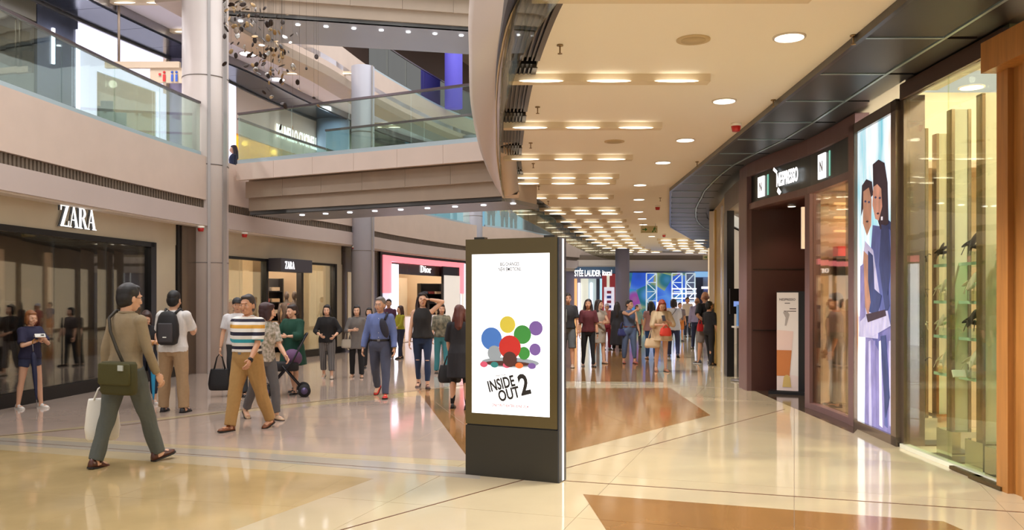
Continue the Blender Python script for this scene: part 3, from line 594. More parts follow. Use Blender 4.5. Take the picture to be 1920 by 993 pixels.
# ================================================================ bridges
def bridge(a, b, wd, z, zs, label, nl, lo, steps, railing=True, lm=None, back=True):
    a = Vector((*a, 0)); b = Vector((*b, 0)); u = (b - a).normalized(); n = Vector((-u.y, u.x, 0)); L = (b - a).length
    t = empty('footbridge', label=label, cat='bridge')
    mp = lambda s, d, zz: a + u * s + n * d + Vector((0, 0, zz))
    def slab(s0, s1, d0, d1, z0, z1, m, nm):
        vs = [mp(s, d, zz) for s in (s0, s1) for d in (d0, d1) for zz in (z0, z1)]
        G().add(vs, [(0, 1, 3, 2), (4, 6, 7, 5), (0, 4, 5, 1), (2, 3, 7, 6), (0, 2, 6, 4), (1, 5, 7, 3)]).build(nm, m, t)
    k = 0
    for (d, z0, z1, m) in steps:
        nn = max(1, round(L / 1.15)); 
        for i in range(nn): slab(L * i / nn + .003, L * (i + 1) / nn - .003, d, d + .1, z0, z1, m, 'fascia_panel')
    slab(0, L, .1, wd, z - .25, z - .02, CREAM, 'deck'); slab(0, L, steps[-1][0], wd - steps[-1][0], zs, zs + .08, M('soffit_lilac', (228, 218, 226), .3), 'soffit')
    slab(0, L, steps[1][0] + .1, wd - .5, zs + .08, z - .25, TAUPE, 'beam')
    for i in range(nl):
        f = lo[0] + (lo[1] - lo[0]) * i / (nl - 1); v = mp(L * f, lo[2], zs); g = G(); g.tube([v + Vector((0, 0, -.02)), v], .055, 14); g.build('downlight', LAMPC, t); lamp('bridge_spot', 'SPOT', (v.x, v.y, zs - .04), 45, (1, .96, .95), .05, angle=110)
    q = [(mp(0, .06, 0).x, mp(0, .06, 0).y), (mp(L, .06, 0).x, mp(L, .06, 0).y)]
    return t, q, mp, L
t, q, mp_, L_ = bridge((-6.05, 18.72), (-.38, 15.88), 2.5, 4.5, 3.42, 'lower footbridge with glass balustrade crossing the atrium', 9, (.17, 1.0, .9),
    ((0, 4.14, 4.5, CREAM), (.28, 3.78, 4.14, TAUPE), (.42, 3.6, 3.78, TAUPE), (.42, 3.42, 3.6, M('soffit_lilac'))))
qq = [lerp2(q[0], q[1], i / 12) for i in range(13)]
balustrade(cut(qq, 0, 11.4), 4.5, 'front glass balustrade of the lower footbridge', size=1.35, o=0)
bk = [mp_(0, 2.4, 0), mp_(L_, 2.4, 0)]; qq = [lerp2(bk[0][:2], bk[1][:2], i / 12) for i in range(13)]
balustrade(cut(qq, 1, 11.6), 4.5, 'rear glass balustrade of the lower footbridge', size=1.35, o=0)
bridge((-7.2, 18.7), (1.0, 20.48), 2.7, 9.0, 7.95, 'upper footbridge with a row of white downlights across the top', 9, (.134, .747, .75),
    ((0, 8.62, 9.0, CREAM), (.2, 8.3, 8.62, TAUPE), (.35, 8.12, 8.3, CREAM), (.35, 7.95, 8.12, M('soffit_lilac'))))
# ================================================================ corridor ceiling
CE = off(EP, .33)
g = G(); n = len(CE); RO = off(RP, 6)
m2 = [at(RP, (len(RP) - 1) * (1 - i / (n - 1))) for i in range(n)]
m2 = [(max(p[0], CE[i][0] + .5) + .03, p[1]) for i, p in enumerate(m2)]
g.strip(CE, m2, 3.9, 4.45); ceil = g.build('ceiling', WHITE, kind='structure')
g = G(); q = cut(EP, 0, len(EP) - 1); g.strip(off(q, -.06), off(q, .34), 4.02, 4.45); g.build('trim_7', BLACK, kind='structure')
# smoke curtain glass along the edge
t = empty('glass_smoke_curtain', label='clear glass smoke curtain hanging along the curved ceiling edge', cat='glass screen')
for pc in pieces(cut(EP, 2, len(EP) - 1), 1.3):
    a = [lerp2(pc[0], pc[1], .01)] + pc[1:-1] + [lerp2(pc[-1], pc[-2], .01)]; g = G(); g.strip(off(a, -.006), off(a, .006), 3.42, 4.02); g.build('glass_panel', glass('curtain_glass', (232, 232, 220), .05, .3), t)
# linear grilles
gy = (3.6, 5.9, 8.0, 10.3, 12.65, 15.1, 17.8, 20.8, 24, 27.5, 31, 35, 39)
for i in range(len(gy) - 1):
    def onE(y):
        for k in range(len(EP) - 1):
            if EP[k][1] <= y <= EP[k + 1][1]: return k + (y - EP[k][1]) / (EP[k + 1][1] - EP[k][1])
    q = cut(EP, onE(gy[i] + .55), onE(gy[i + 1] + .3))
    t = empty('ceiling_grille', label=ORD[i] + ' black linear air grille from the camera at the ceiling edge', cat='grille', group='air grilles along the ceiling edge')
    g = G(); g.strip(off(q, .04), off(q, .33), 3.93, 3.96); g.build('backing', BLACK, t)
    g = G(); g.strip(off(q, .01), off(q, .05), 3.89, 3.93); g.strip(off(q, .29), off(q, .34), 3.89, 3.93); g.build('frame', M('grille_grey', (88, 82, 74), .4, .5), t)
    for k in range(5): g = G(); g.strip(off(q, .075 + k * .045), off(q, .09 + k * .045), 3.89, 3.93); g.build('slat', M('grille_grey'), t)
def Ex(y):
    for k in range(len(EP) - 1):
        if EP[k][1] <= y <= EP[k + 1][1]: f = (y - EP[k][1]) / (EP[k + 1][1] - EP[k][1]); return lerp2(EP[k], EP[k + 1], f)[0]
    return EP[-1][0]
for i, y in enumerate((6.35, 8.85, 11.3, 13.9, 16.1, 16.9, 19.4, 22.2, 23.1, 25.6, 27.6, 29.6, 31.6, 33.6, 35.6, 37.6, 39.6, 41.6, 43.5)):
    x0 = Ex(y) - .0 + .05; bar_light((x0 + 1.05, y), 1.05, 0 if y < 24 else .0, 3.9, ORD[i] + ' beige ceiling light bar from the camera, three glowing lamps', 'light bars along the corridor ceiling')
for i, y in enumerate((34, 36, 38, 40, 42, 44)):
    x0 = Ex(y) + 2.9; bar_light((x0 + 1.1, y), 1.0, 0, 3.9, ORD[i] + ' far right-hand ceiling light bar before the mural', 'light bars along the corridor ceiling')
for i, (px, py) in enumerate(((1480, 71), (1358, 190), (1285, 263), (1243, 305), (1200, 347), (1198, 374), (1197, 397), (1204, 410), (1206, 421), (1222, 443), (1262, 458), (1278, 464))):
    v = PT(px, py, 2.29 * F / (HY - py)); downlight(v.x, v.y, 3.9, ORD[i] + ' round warm downlight from the camera, cream corridor ceiling', 'round downlights along the corridor ceiling', .125)
for i, (px, py) in enumerate(((1300, 76), (1152, 266), (1118, 345))):
    v = PT(px, py, 2.29 * F / (HY - py)); t = empty('ceiling_speaker', (v.x, v.y, 3.9), label=('round cream ceiling speaker nearest the camera', 'round cream ceiling speaker between the second and third light bars', 'small far cream ceiling speaker')[i], cat='speaker')
    G().cyl((0, 0), .15, -.01, 0, 28).build('cover', M('speaker_cream', (214, 192, 150), .7), t); G().cyl((0, 0), .11, -.014, -.01, 28).build('mesh_grille', M('speaker_mesh', (196, 174, 134), .8), t)
for i, (px, py) in enumerate(((1050, 88), (1008, 203), (995, 270), (1000, 308), (1010, 350), (1028, 378), (1600, 70), (1450, 190), (1307, 305), (1238, 372))): v = PT(px, py, 2.28 * F / (HY - py)); sprinkler(v.x, v.y, 3.9, label=(ORD[i] + ' sprinkler from the camera in the row by the air grilles') if i < 6 else (ORD[i - 6] + ' sprinkler from the camera in the row by the dark soffit'))
for px, py, lb in ((1380, 238, 'red alarm beacon on the cream corridor ceiling near the dark soffit'), (1233, 389, 'smaller red alarm beacon further along the corridor ceiling'), (1245, 441, 'distant red alarm beacon by the exit sign')): v = PT(px, py, 2.25 * F / (HY - py)); smoke_detector(v.x, v.y, 3.9, lb)
# exit sign
GREEN = M('exit_green', (20, 120, 60), .5)
for px, py, Y, lb in ((1217, 430, 27, 'hanging cream exit sign with green arrow and running figure'), (1328, 482, 42, 'distant exit sign with green arrow before the gold panel')):
    v = PT(px, py, Y); t = empty('exit_sign', v, label=lb, cat='sign'); G().box((0, 0, 0), (.52, .06, .22)).build('sign_board', M('exit_cream', (214, 206, 160), .6), t)
    g = G(); g.tube([(-.2, 0, .11), (-.2, 0, 3.9 - v.z)], .008, 6); g.tube([(.2, 0, .11), (.2, 0, 3.9 - v.z)], .008, 6); g.build('hanger_rod', STEEL, t)
    mp = plane_map(v + Vector((0, -.031, 0)), (1, 0, 0)); vv = v; mpl = lambda a, b, c=0: mp(a, b, c) - vv
    g = G(); flat(g, mpl, [(-.22, -.015), (-.13, -.015), (-.13, -.06), (-.06, 0), (-.13, .06), (-.13, .015), (-.22, .015)]); g.build('arrow', GREEN, t)
    g = G(); flat(g, mpl, arc(.18, .07, .018, .018, 0, 330, 10)); flat(g, mpl, [(.14, .05), (.18, .045), (.17, -.01), (.13, -.01)]); flat(g, mpl, [(.13, -.01), (.15, -.01), (.12, -.09), (.08, -.08)]); flat(g, mpl, [(.15, -.01), (.17, -.01), (.21, -.06), (.19, -.09), (.18, -.05)]); flat(g, mpl, [(.17, .04), (.23, .02), (.22, 0), (.16, .02)]); g.build('running_figure', GREEN, t)
# flaring edge fascia of the floor above (curved fin)
B_ = [(1.05, 3, 4.0), (.62, 4.6, 4.0), (.07, 6.9, 4.0), (-.105, 8.6, 4.0), (-.18, 10.4, 4.0), (-.21, 12, 3.98), (-.23, 14, 3.83), (-.16, 15.9, 3.46)]
T_ = [(.4, 3.4, 5.1), (-.15, 5.6, 5.0), (-.45, 9, 4.72), (-.53, 10.5, 4.59), (-.60, 12.4, 4.38), (-.54, 14.3, 4.06), (-.36, 15.4, 3.7), (-.17, 16.05, 3.44)]
def sm3(P, n=5):
    a = smooth_path([(p[0], p[1]) for p in P], n); b = smooth_path([(p[2], 0) for p in P], n); return [(x[0], x[1], z[0]) for x, z in zip(a, b)]
Bs, Ts = sm3(B_), sm3(T_); g = G(); K = 6; vs = []; fs = []
for b, t_ in zip(Bs, Ts):
    for k in range(K + 1):
        f = k / K; bulge = .02 * math.sin(math.pi * f); vs.append((b[0] + (t_[0] - b[0]) * f - bulge, b[1] + (t_[1] - b[1]) * f, b[2] + (t_[2] - b[2]) * f))
    vs.append((t_[0] + .3, t_[1] + .1, t_[2] + .02)); vs.append((b[0] + .3, b[1] + .15, b[2] + .06))
w_ = K + 3
for i in range(len(Bs) - 1):
    for k in range(w_): fs.append((i * w_ + k, i * w_ + (k + 1) % w_, (i + 1) * w_ + (k + 1) % w_, (i + 1) * w_ + k))
g.add(vs, fs, 0, True); g.build('trim_8', M('curved_edge_panel', (222, 204, 190), .4), kind='structure')
g = G(); g.tube([(p[0] - .01, p[1], p[2]) for p in Bs], .012, 6); g.build('trim_9', M('gold_edge', (214, 180, 110), .3, .6), kind='structure')
# ================================================================ right side
SOFD = M('dark_mesh_panel', (50, 44, 40), .38, .35, bump=.25, bscale=220)
SOFT = M('dark_teal_panel', (44, 46, 48), .38, .2)
RAIL = M('pale_soffit_rail', (170, 190, 192), .3, .5)
st = empty('ceiling_dark_soffit', kind='structure')
def matchpath(path, ys):
    out = []
    for y in ys:
        for k in range(len(path) - 1):
            if min(path[k][1], path[k + 1][1]) <= y <= max(path[k][1], path[k + 1][1]): out.append((lerp2(path[k], path[k + 1], (y - path[k][1]) / (path[k + 1][1] - path[k][1]))[0], y)); break
    return out
SP = [(2.75, 2), (2.99, 6.46), (3.36, 18.2), (5.09, 27.6), (9.9, 42.2), (13, 47)]
YS = [2.6 + 1.2 * i for i in range(34)]
so = matchpath(SP, YS); ri = matchpath(RP, YS); NN_ = min(len(so), len(ri)); so = so[:NN_]; ri = ri[:NN_]
for i in range(min(len(so), len(ri)) - 1):
    a0, a1, b0, b1 = so[i], so[i + 1], ri[i], ri[i + 1]; f = .66
    m0, m1 = lerp2(a0, b0, f), lerp2(a1, b1, f); e = .035
    G().prism([(a0[0] + .05, a0[1] + e), (m0[0] - .03, m0[1] + e), (m1[0] - .03, m1[1] - e), (a1[0] + .05, a1[1] - e)], 3.84, 3.87).build('soffit_panel', SOFD if YS[i] < 8.5 else SOFT, st)
    G().prism([(m0[0] + .03, m0[1] + e), (b0[0] - .08, b0[1] + e), (b1[0] - .08, b1[1] - e), (m1[0] + .03, m1[1] - e)], 3.84, 3.87).build('inner_soffit_panel', SOFD if YS[i] < 8.5 else SOFT, st)
    g = G(); g.prism([(a0[0] + .05, a0[1] - .012), (m0[0], m0[1] - .012), (m0[0], m0[1] + .012), (a0[0] + .05, a0[1] + .012)], 3.832, 3.88); g.build('cross_rail', RAIL, st)
g = G(); g.strip(so, [(p[0] + .045, p[1]) for p in so], 3.83, 3.9); g.build('edge_fascia', M('soffit_edge', (64, 60, 62), .3, .6), st)
mid = [lerp2(a, b, .66) for a, b in zip(so, ri)]; g = G(); g.strip([(p[0] - .015, p[1]) for p in mid], [(p[0] + .015, p[1]) for p in mid], 3.832, 3.88); g.build('long_rail', RAIL, st)
g = G(); g.strip([(p[0] + .05, p[1]) for p in so], [(p[0] + .4, p[1]) for p in ri], 3.875, 3.89); g.build('tray', BLACK, st)
RPN = [p for p in RP if p[1] <= 22.6]
def Rseg(a, b): return sub(RPN, a, b)
def rb(a, b, o0, o1, z0, z1, m, name, par=None, **k): return solid(name, Rseg(a, b), o0, o1, z0, z1, m, par, **k)
# --- near glass showcase shop
DW = M('warm_shop_interior', (236, 216, 170), .7, noisec=.1); CW = M('showroom_white', (235, 232, 210), .7)
w = empty('window_5', kind='structure')
SG = glass('showcase_glass', (248, 250, 238), .02, .2)
pA = Rseg(1694, 1888)
for pc in pieces(pA, 1.0):
    a = [lerp2(pc[0], pc[1], .006)] + pc[1:-1] + [lerp2(pc[-1], pc[-2], .006)]; g = G(); g.strip(off(a, -.008), off(a, .008), .04, 3.68); g.build('glass_pane', SG, w)
rb(1694, 1888, -.04, .04, 0, .04, M('lit_white_sill', (235, 235, 215), .4), 'sill', w); rb(1694, 1888, -.04, .04, 3.68, 3.84, M('dark_wood_frame', (70, 52, 44), .35), 'head', w)
WOOD = M('oak_frame', (176, 118, 58), .4, noisec=.3, nscale=3, stretch=(8, 8, .5))
fr = empty('wall_right_wood_frame', kind='structure')
q = matchpath(RP, [6.0, 6.55, 7.05]); 
for i, (d, x0, x1) in enumerate(((.22, 6.15, 6.35), (.15, 6.35, 6.5), (.10, 6.5, 6.72), (.05, 6.72, 6.92), (.1, 6.92, 7.08))):
    G().span((4.12 - d, x0, 0), (4.5, x1, 3.70)).build('moulding', WOOD, fr)
G().span((3.9, 5.4, 3.45), (4.4, 7.1, 3.7)).build('head_moulding', WOOD, fr); G().span((4.1, 2, 0), (4.4, 6.15, 3.7)).build('panel', WOOD, fr)
solid('floor_showroom', Rseg(1615, 1889), -.05, -6, .002, .02, M('showroom_floor', (214, 196, 160), .15, noisec=.1))
solid('ceiling_showroom', cut(RP, 57, 75), -.02, -6.5, 4.15, 4.2, CW)
solid('wall_right_showroom', cut(RP, 57, 75), -4.6, -4.7, 0, 4.15, DW)
G().span((4.3, 10.9, 0), (10.3, 11.0, 4.2)).build('wall_right_showroom_side', M('taupe_showroom', (240, 226, 190), .6), kind='structure')
rb(1694, 1888, -.35, -.02, 3.78, 4.2, M('olive_bulkhead', (110, 112, 74), .3), 'bulkhead', w)
for i, (x, y) in enumerate(((5.0, 7.2), (5.0, 8.3), (5.0, 9.6), (6.2, 8.2), (6.2, 9.6), (6.4, 7.4), (7.6, 8.6), (5.6, 10.4))):
    downlight(x, y, 4.15, 'round white downlight in the showroom ceiling, ' + ('nearest the oak frame', 'front row middle', 'front row beside the poster', 'middle row centre', 'middle row far', 'middle row near', 'back row', 'farthest')[i], 'downlights of the glass-fronted showroom', .13, LAMPW)
for x, y in ((4.9, 7.4), (5.3, 9.9), (6.6, 8.8), (7.4, 10)): lamp('shop_lamp', 'POINT', (x, y, 4.11), 620, (1, .96, .88), .04)
MIR = M('bronze_mirror', (150, 130, 96), .2, .8); PILL = M('pale_green_panel', (232, 230, 196), .4)
posts = []
for i, (px, d, y) in enumerate(((1722, .5, 9.3), (1798, .55, 8.35), (1860, .55, 7.7), (1893, .5, 7.3), (1765, 1.15, 9.6))):
    x = (px - HX) / F * y; t = empty('display_pillar', (x, y, .02), 0, ('slim mirrored display pillar beside the backlit poster', 'pale pillar with bronze edges at the middle of the showcase', 'wide pale pillar right of the showcase middle', 'mirrored pillar beside the oak frame', 'rear mirrored pillar behind the showcase')[i], 'pillar')
    wd = (.11, .13, .17, .1, .1)[i]; G().box((0, 0, 1.7), (wd, .08, 3.4)).build('panel', PILL, t)
    for s in (-1, 1): G().box((s * (wd / 2 + .015), 0, 1.7), (.03, .1, 3.4)).build('mirror_edge', MIR, t)
    G().box((0, 0, .14), (wd + .16, .3, .27)).build('mirrored_base', M('clear_silver', (190, 186, 160), .06, .85), t); G().box((0, -.05, .0), (wd + .4, .5, .03)).build('base_plate', M('bronze_dark', (90, 72, 44), .2, .6), t)
GEDGE = glass('green_edge_glass', (150, 210, 180), .12, 1.0)
SHZ = (.80, 1.18, 1.53, 1.90)
for i, z in enumerate(SHZ):
    q = Rseg(1712, 1889); g = G(); g.strip(off(q, -.22), off(q, -.72), z, z + .022)
    g.build('glass_shelf', glass('green_glass_shelf', (196, 226, 206), .12, .5), label=('lowest green-edged glass shelf of the showcase', 'second green-edged glass shelf from the bottom', 'third green-edged glass shelf from the bottom', 'topmost green-edged glass shelf of the showcase')[i], cat='shelf', group='glass shelves of the showcase')
    g = G(); g.strip(off(q, -.21), off(q, -.222), z - .004, z + .026); g.build('edge_strip', M('pale_green_edge', (176, 214, 190), .15, .1), bpy.data.objects[-1] if False else None, label=('pale green edge strip of the lowest showcase shelf', 'pale green edge strip of the second showcase shelf', 'pale green edge strip of the third showcase shelf', 'pale green edge strip of the top showcase shelf')[i], cat='edge strip')
random.seed(11)
SIL = M('silver_jewel', (226, 220, 200), .3, .5); DKJ = M('dark_jewel', (44, 38, 34), .3, .6); CLR = glass('clear_block', (235, 240, 225), .15, 1.0)
HN = {0: 'lowest', 1: 'second', 2: 'third', 3: 'top'}
for si, z in enumerate(SHZ):
    for j, (px, y, big) in enumerate(((1728, 9.1, .7), (1768, 8.65, 1), (1826, 8.05, 1.25), (1884, 7.6, .8))):
        x = (px - HX) / F * y; dark = (si * 2 + j) % 4 == 0 or (si == 3 and j < 3)
        t = empty('insect_figurine', (x, y, z + .022), random.uniform(-.6, .6), '%s %s insect jewel on a clear block, %s shelf, %s' % ('large' if big > 1.1 else 'small', 'dark' if dark else 'silver', HN[si], ('beside the poster', 'left of the middle pillar', 'between the pale pillars', 'by the oak frame')[j]), 'figurine', 'insect figurines in the showcase')
        b = big * .8; G().box((0, 0, .05 * b), (.09 * b, .07 * b, .10 * b)).build('clear_block', CLR, t)
        g = G(); m_ = DKJ if dark else SIL; h = .1 * b; g.ell((0, 0, h + .05 * b), (.07 * b, .022 * b, .022 * b), rot=Matrix.Rotation(random.uniform(-.6, .4), 3, 'Y')); g.ell((.07 * b, 0, h + .075 * b), (.024 * b, .02 * b, .02 * b)); g.build('body', m_, t)
        for s in (-1, 1):
            g = G(); g.ell((-.02 * b, s * .03, h + .09 * b), (.095 * b, .006, .026 * b), rot=Matrix.Rotation(R(-48 + s * 18), 3, 'Y') @ Matrix.Rotation(R(s * 35), 3, 'X')); g.build('wing', m_, t)
            for k in range(3): G().tube([((k - 1) * .04 * b, 0, h + .05 * b), ((k - 1) * .06 * b + .01, s * .045 * b, h + .075 * b), ((k - 1) * .085 * b, s * .07 * b, h - .03 * b)], .0035, 5).build('leg', m_, t)
            G().tube([(.08 * b, 0, h + .08 * b), (.13 * b, s * .02, h + .13 * b), (.16 * b, s * .035, h + .11 * b)], .003, 5).build('antenna', m_, t)
v = PT(1798, 700, 8.1); G().box(v, (.12, .02, .07), rot=Matrix.Rotation(R(-25), 3, 'X')).build('price_card', M('card_white', (240, 240, 232), .6), label='small white tilted card on the lowest showcase shelf', cat='card')
# wood cabinets and curved bench inside
t = empty('oak_cabinet', (7.0, 10.62, .02), 0, 'oak wall cabinet at the back of the showroom', 'cabinet')
G().box((0, 0, 1.2), (1.6, .4, 2.4)).build('carcass', WOOD, t)
for s in (-1, 1): G().box((s * .4, -.21, 1.2), (.7, .03, 2.2)).build('door', M('oak_door', (188, 134, 74), .4, noisec=.2, nscale=3, stretch=(8, 8, .5)), t)
t = empty('oak_counter', (6.3, 8.6, .02), .4, 'curved oak counter inside behind the showcase pillars', 'counter'); q = arc(0, 0, 1.3, .8, 180, 340, 12); q2_ = arc(0, 0, 1.0, .5, 180, 340, 12)
G().strip(q, q2_, 0, .62).build('body', WOOD, t); G().strip(arc(0, 0, 1.36, .86, 180, 340, 12), q2_, .62, .68).build('top', M('counter_top', (226, 190, 140), .2), t); G().strip(arc(0, 0, 1.31, .81, 180, 340, 12), q2_, .3, .34).build('dark_band', BLACK, t)
# --- backlit poster with two women
q = Rseg(1611, 1692); A = Vector((*q[0], 0)); B = Vector((*q[-1], 0)); 
if A.y < B.y: A, B = B, A
W_ = (B - A).length; mp = plane_map(A + Vector((-.02, 0, 0)), B - A)
t = empty('backlit_poster', label='tall backlit fashion poster of two women in denim, cool blue and white', cat='poster')
mf = M('poster_frame', (92, 84, 80), .3, .6)
g = G(); flat(g, mp, [(0, 0), (W_, 0), (W_, 3.7), (0, 3.7)], -.16, 0); g.build('light_box', mf, t)
g = G(); 
for a, b, c, d in ((0, 0, W_, .1), (0, 3.58, W_, 3.7), (0, 0, .03, 3.7), (W_ - .14, 0, W_, 3.7)): flat(g, mp, [(a, b), (c, b), (c, d), (a, d)], 0, .05)
g.build('frame', M('bronze_steel_cladding'), t)
def postermat():
    m = bpy.data.materials.new('poster_print'); m.use_nodes = True; nt = m.node_tree; N = nt.nodes; L = nt.links; b = N['Principled BSDF']
    tc = N.new('ShaderNodeTexCoord'); mpn = N.new('ShaderNodeMapping'); mpn.inputs['Scale'].default_value = (3, 3, .45); nz = N.new('ShaderNodeTexNoise'); nz.inputs['Scale'].default_value = 1.3; nz.inputs['Detail'].default_value = 3
    r = N.new('ShaderNodeValToRGB'); e = r.color_ramp.elements; e[0].position = .3; e[0].color = (*s2l((120, 190, 210)), 1); e[1].position = .5; e[1].color = (*s2l((225, 240, 250)), 1)
    x = e.new(.62); x.color = (*s2l((250, 250, 255)), 1); x = e.new(.72); x.color = (*s2l((215, 160, 130)), 1)
    L.new(tc.outputs['Object'], mpn.inputs[0]); L.new(mpn.outputs[0], nz.inputs[0]); L.new(nz.outputs[0], r.inputs[0]); L.new(r.outputs[0], b.inputs['Base Color']); L.new(r.outputs[0], b.inputs['Emission Color']); b.inputs['Emission Strength'].default_value = 1.0; b.inputs['Roughness'].default_value = .2
    return m
g = G(); flat(g, mp, [(.03, .1), (W_ - .14, .1), (W_ - .14, 3.58), (.03, 3.58)], 0, .01); g.build('print', postermat(), t)
PM = [M('poster_%s' % n, c, .6, emit=.75, noisec=.4, nscale=7, stretch=(1, 1, .5)) for n, c in (('navy', (52, 62, 104)), ('lilac', (128, 122, 172)), ('skin', (206, 150, 130)), ('pale', (190, 186, 220)), ('hair', (54, 40, 52)), ('denim', (84, 92, 146)), ('tan', (178, 132, 110)), ('white', (238, 236, 250)))]
PW = W_ - .17
def pp(x, y): # poster pixel -> poster plane (photo pixels)
    f = (x - 1613) / 78.0; y0 = 235 - 30 * f; y1 = 805 + 28 * f; return (.03 + PW * f * (1 - .0), .1 + 3.48 * (y1 - y) / (y1 - y0))
def sh(nm, mi, pts, d, lb=None): g = G(); flat(g, mp, [pp(*p) for p in pts], d, d + .003); return g.build(nm, PM[mi], t, lb)
sh('printed_jacket', 5, [(1648, 420), (1690, 430), (1691, 610), (1672, 690), (1645, 640), (1640, 520)], .012)
sh('printed_sleeve', 0, [(1668, 400), (1688, 420), (1690, 560), (1676, 600), (1662, 500)], .016)
sh('printed_skirt', 1, [(1632, 640), (1688, 620), (1690, 835), (1630, 812)], .012)
for i, x in enumerate((1640, 1650, 1662, 1672, 1682)): sh('printed_fold', (3, 1, 7, 5, 3)[i], [(x, 650), (x + 4, 648), (x + 7, 820), (x + 1, 815)], .0165)
sh('printed_cloak', 3, [(1632, 450), (1650, 470), (1664, 560), (1660, 645), (1618, 640), (1624, 520)], .018)
sh('printed_fringe', 6, [(1630, 470), (1640, 480), (1648, 560), (1640, 600), (1626, 560)], .0215)
sh('printed_fringe', 0, [(1646, 540), (1668, 560), (1660, 600), (1640, 590)], .0215)
sh('printed_arm', 3, [(1618, 600), (1680, 590), (1686, 620), (1650, 640), (1620, 630)], .022)
sh('printed_hair', 4, [(1650, 300), (1662, 292), (1674, 300), (1680, 340), (1682, 420), (1666, 430), (1652, 380)], .022)
sh('printed_face', 2, [(1652, 345), (1660, 340), (1668, 350), (1670, 385), (1663, 412), (1656, 408), (1650, 380)], .0255)
sh('printed_hair', 4, [(1626, 340), (1636, 328), (1648, 334), (1651, 360), (1644, 366), (1630, 380), (1624, 400)], .022)
sh('printed_face', 6, [(1630, 352), (1642, 345), (1648, 370), (1647, 420), (1638, 440), (1629, 415)], .0255)
sh('printed_shadow', 0, [(1640, 470), (1650, 480), (1654, 560), (1646, 575), (1640, 530)], .0222)
sh('printed_shadow', 5, [(1682, 430), (1691, 440), (1692, 560), (1686, 600), (1680, 520)], .0195)
sh('printed_hair', 0, [(1668, 420), (1682, 425), (1688, 500), (1680, 560), (1672, 500)], .0225)
sh('printed_shadow', 1, [(1622, 500), (1630, 495), (1634, 600), (1622, 610)], .0225)
sh('printed_waist', 4, [(1636, 596), (1676, 588), (1678, 600), (1640, 612)], .0255)
sh('printed_skirt_shadow', 0, [(1666, 640), (1676, 638), (1684, 760), (1676, 800), (1670, 720)], .0195)
for (x, y) in ((1657, 366), (1666, 368), (1635, 372), (1643, 374)): sh('printed_eye', 0, [(x - 2.5, y), (x, y - 2.5), (x + 2.5, y), (x, y + 2.5)], .029)
for (x, y) in ((1662, 398), (1639, 412)): sh('printed_lips', 4, [(x - 3, y), (x, y - 2), (x + 3, y), (x, y + 2.5)], .029)
sh('printed_buttons', 7, [(1668, 405), (1671, 405), (1671, 412), (1668, 412)], .026)
rb(1690, 1698, -.2, .02, 0, 3.72, M('bronze_steel_cladding'), 'wall_right_post')
# --- coffee shop front
DBR = M('dark_brown_lacquer', (66, 36, 30), .35); PLUM = M('plum_brown_panel', (104, 76, 74), .4)
w = empty('window_6', kind='structure')
rb(1598, 1611, -.12, .05, 0, 3.7, PLUM, 'post', w); rb(1514, 1523, -.12, .04, 0, 3.15, PLUM, 'post', w)
rb(1523, 1598, -.02, -.008, .1, 3.15, glass('coffee_glass', (238, 230, 218), .05, .5), 'glass_pane', w); rb(1514, 1612, -.1, .04, 0, .08, PLUM, 'threshold', w)
rb(1396, 1600, -.1, .0, 3.16, 3.62, M('teal_black_sign_glass', (24, 38, 38), .32, .2), 'sign_band', w); rb(1396, 1600, -.12, .05, 3.06, 3.16, PLUM, 'lintel', w); rb(1392, 1611, -.12, .05, 3.62, 3.84, PLUM, 'top_rail', w)
rb(1394, 1409, -.5, .08, 0, 3.62, PLUM, 'pier', w)
q = Rseg(1409, 1515); qa, qb = q[0], q[-1]
if qa[1] < qb[1]: qa, qb = qb, qa     # qa far, qb near
G().prism([qa, (qa[0] + 1.45, qa[1] - .05), (qa[0] + 1.45, qa[1] + .05), (qa[0], qa[1] + .08)], 0, 3.1).build('wall_right_porch_left', DBR, kind='structure')
G().prism([(qa[0] + 1.2, qa[1] + .02), (qa[0] + 1.25, qb[1] + .5), (qa[0] + 1.35, qb[1] + .5), (qa[0] + 1.3, qa[1] + .02)], 0, 3.1).build('wall_right_porch_back', DBR, kind='structure')
G().prism([qa, qb, (qb[0] + 1.5, qb[1]), (qa[0] + 1.5, qa[1])], 3.07, 3.1).build('ceiling_porch', DBR, kind='structure')
for k, z in enumerate((1.02, 2.05)): G().prism([(qa[0] + .02, qa[1] - .012), (qa[0] + 1.3, qa[1] - .062), (qa[0] + 1.3, qa[1] - .05), (qa[0] + .02, qa[1])], z, z + .012).build('trim_1%d' % k, BLACK, kind='structure')
for i, (dx, dy) in enumerate(((.5, -.55), (.7, -1.4))):
    downlight(qa[0] + dx, qa[1] + dy, 3.07, ('small downlight in the dark brown entrance, deeper one', 'small downlight in the dark brown entrance, nearer one')[i], 'porch downlights', .06, LAMPW); lamp('porch_lamp', 'SPOT', (qa[0] + dx, qa[1] + dy, 3.0), 22, (1, .8, .62), .06, angle=110)
v = PT(1508, 427, 12.7); G().box((v.x, v.y, v.z), (.08, .05, .62)).build('wall_sconce', E('sconce_cream', (226, 206, 176), .7), label='cream vertical lamp panel at the right of the dark entrance', cat='light')
q = Rseg(1396, 1600); A = Vector((*q[0], 0)); B = Vector((*q[-1], 0)); 
if A.y < B.y: A, B = B, A
def rmap(pa, pb, o=0.):
    q = off(Rseg(pa, pb), o); a, b = q[0], q[-1]
    if a[1] < b[1]: a, b = b, a
    return plane_map((a[0], a[1], 0), (b[0] - a[0], b[1] - a[1], 0)), math.dist(a, b)
mp, ln = rmap(1456, 1507, .0); SW = E('sign_white_hot', (255, 255, 255), 1.6)
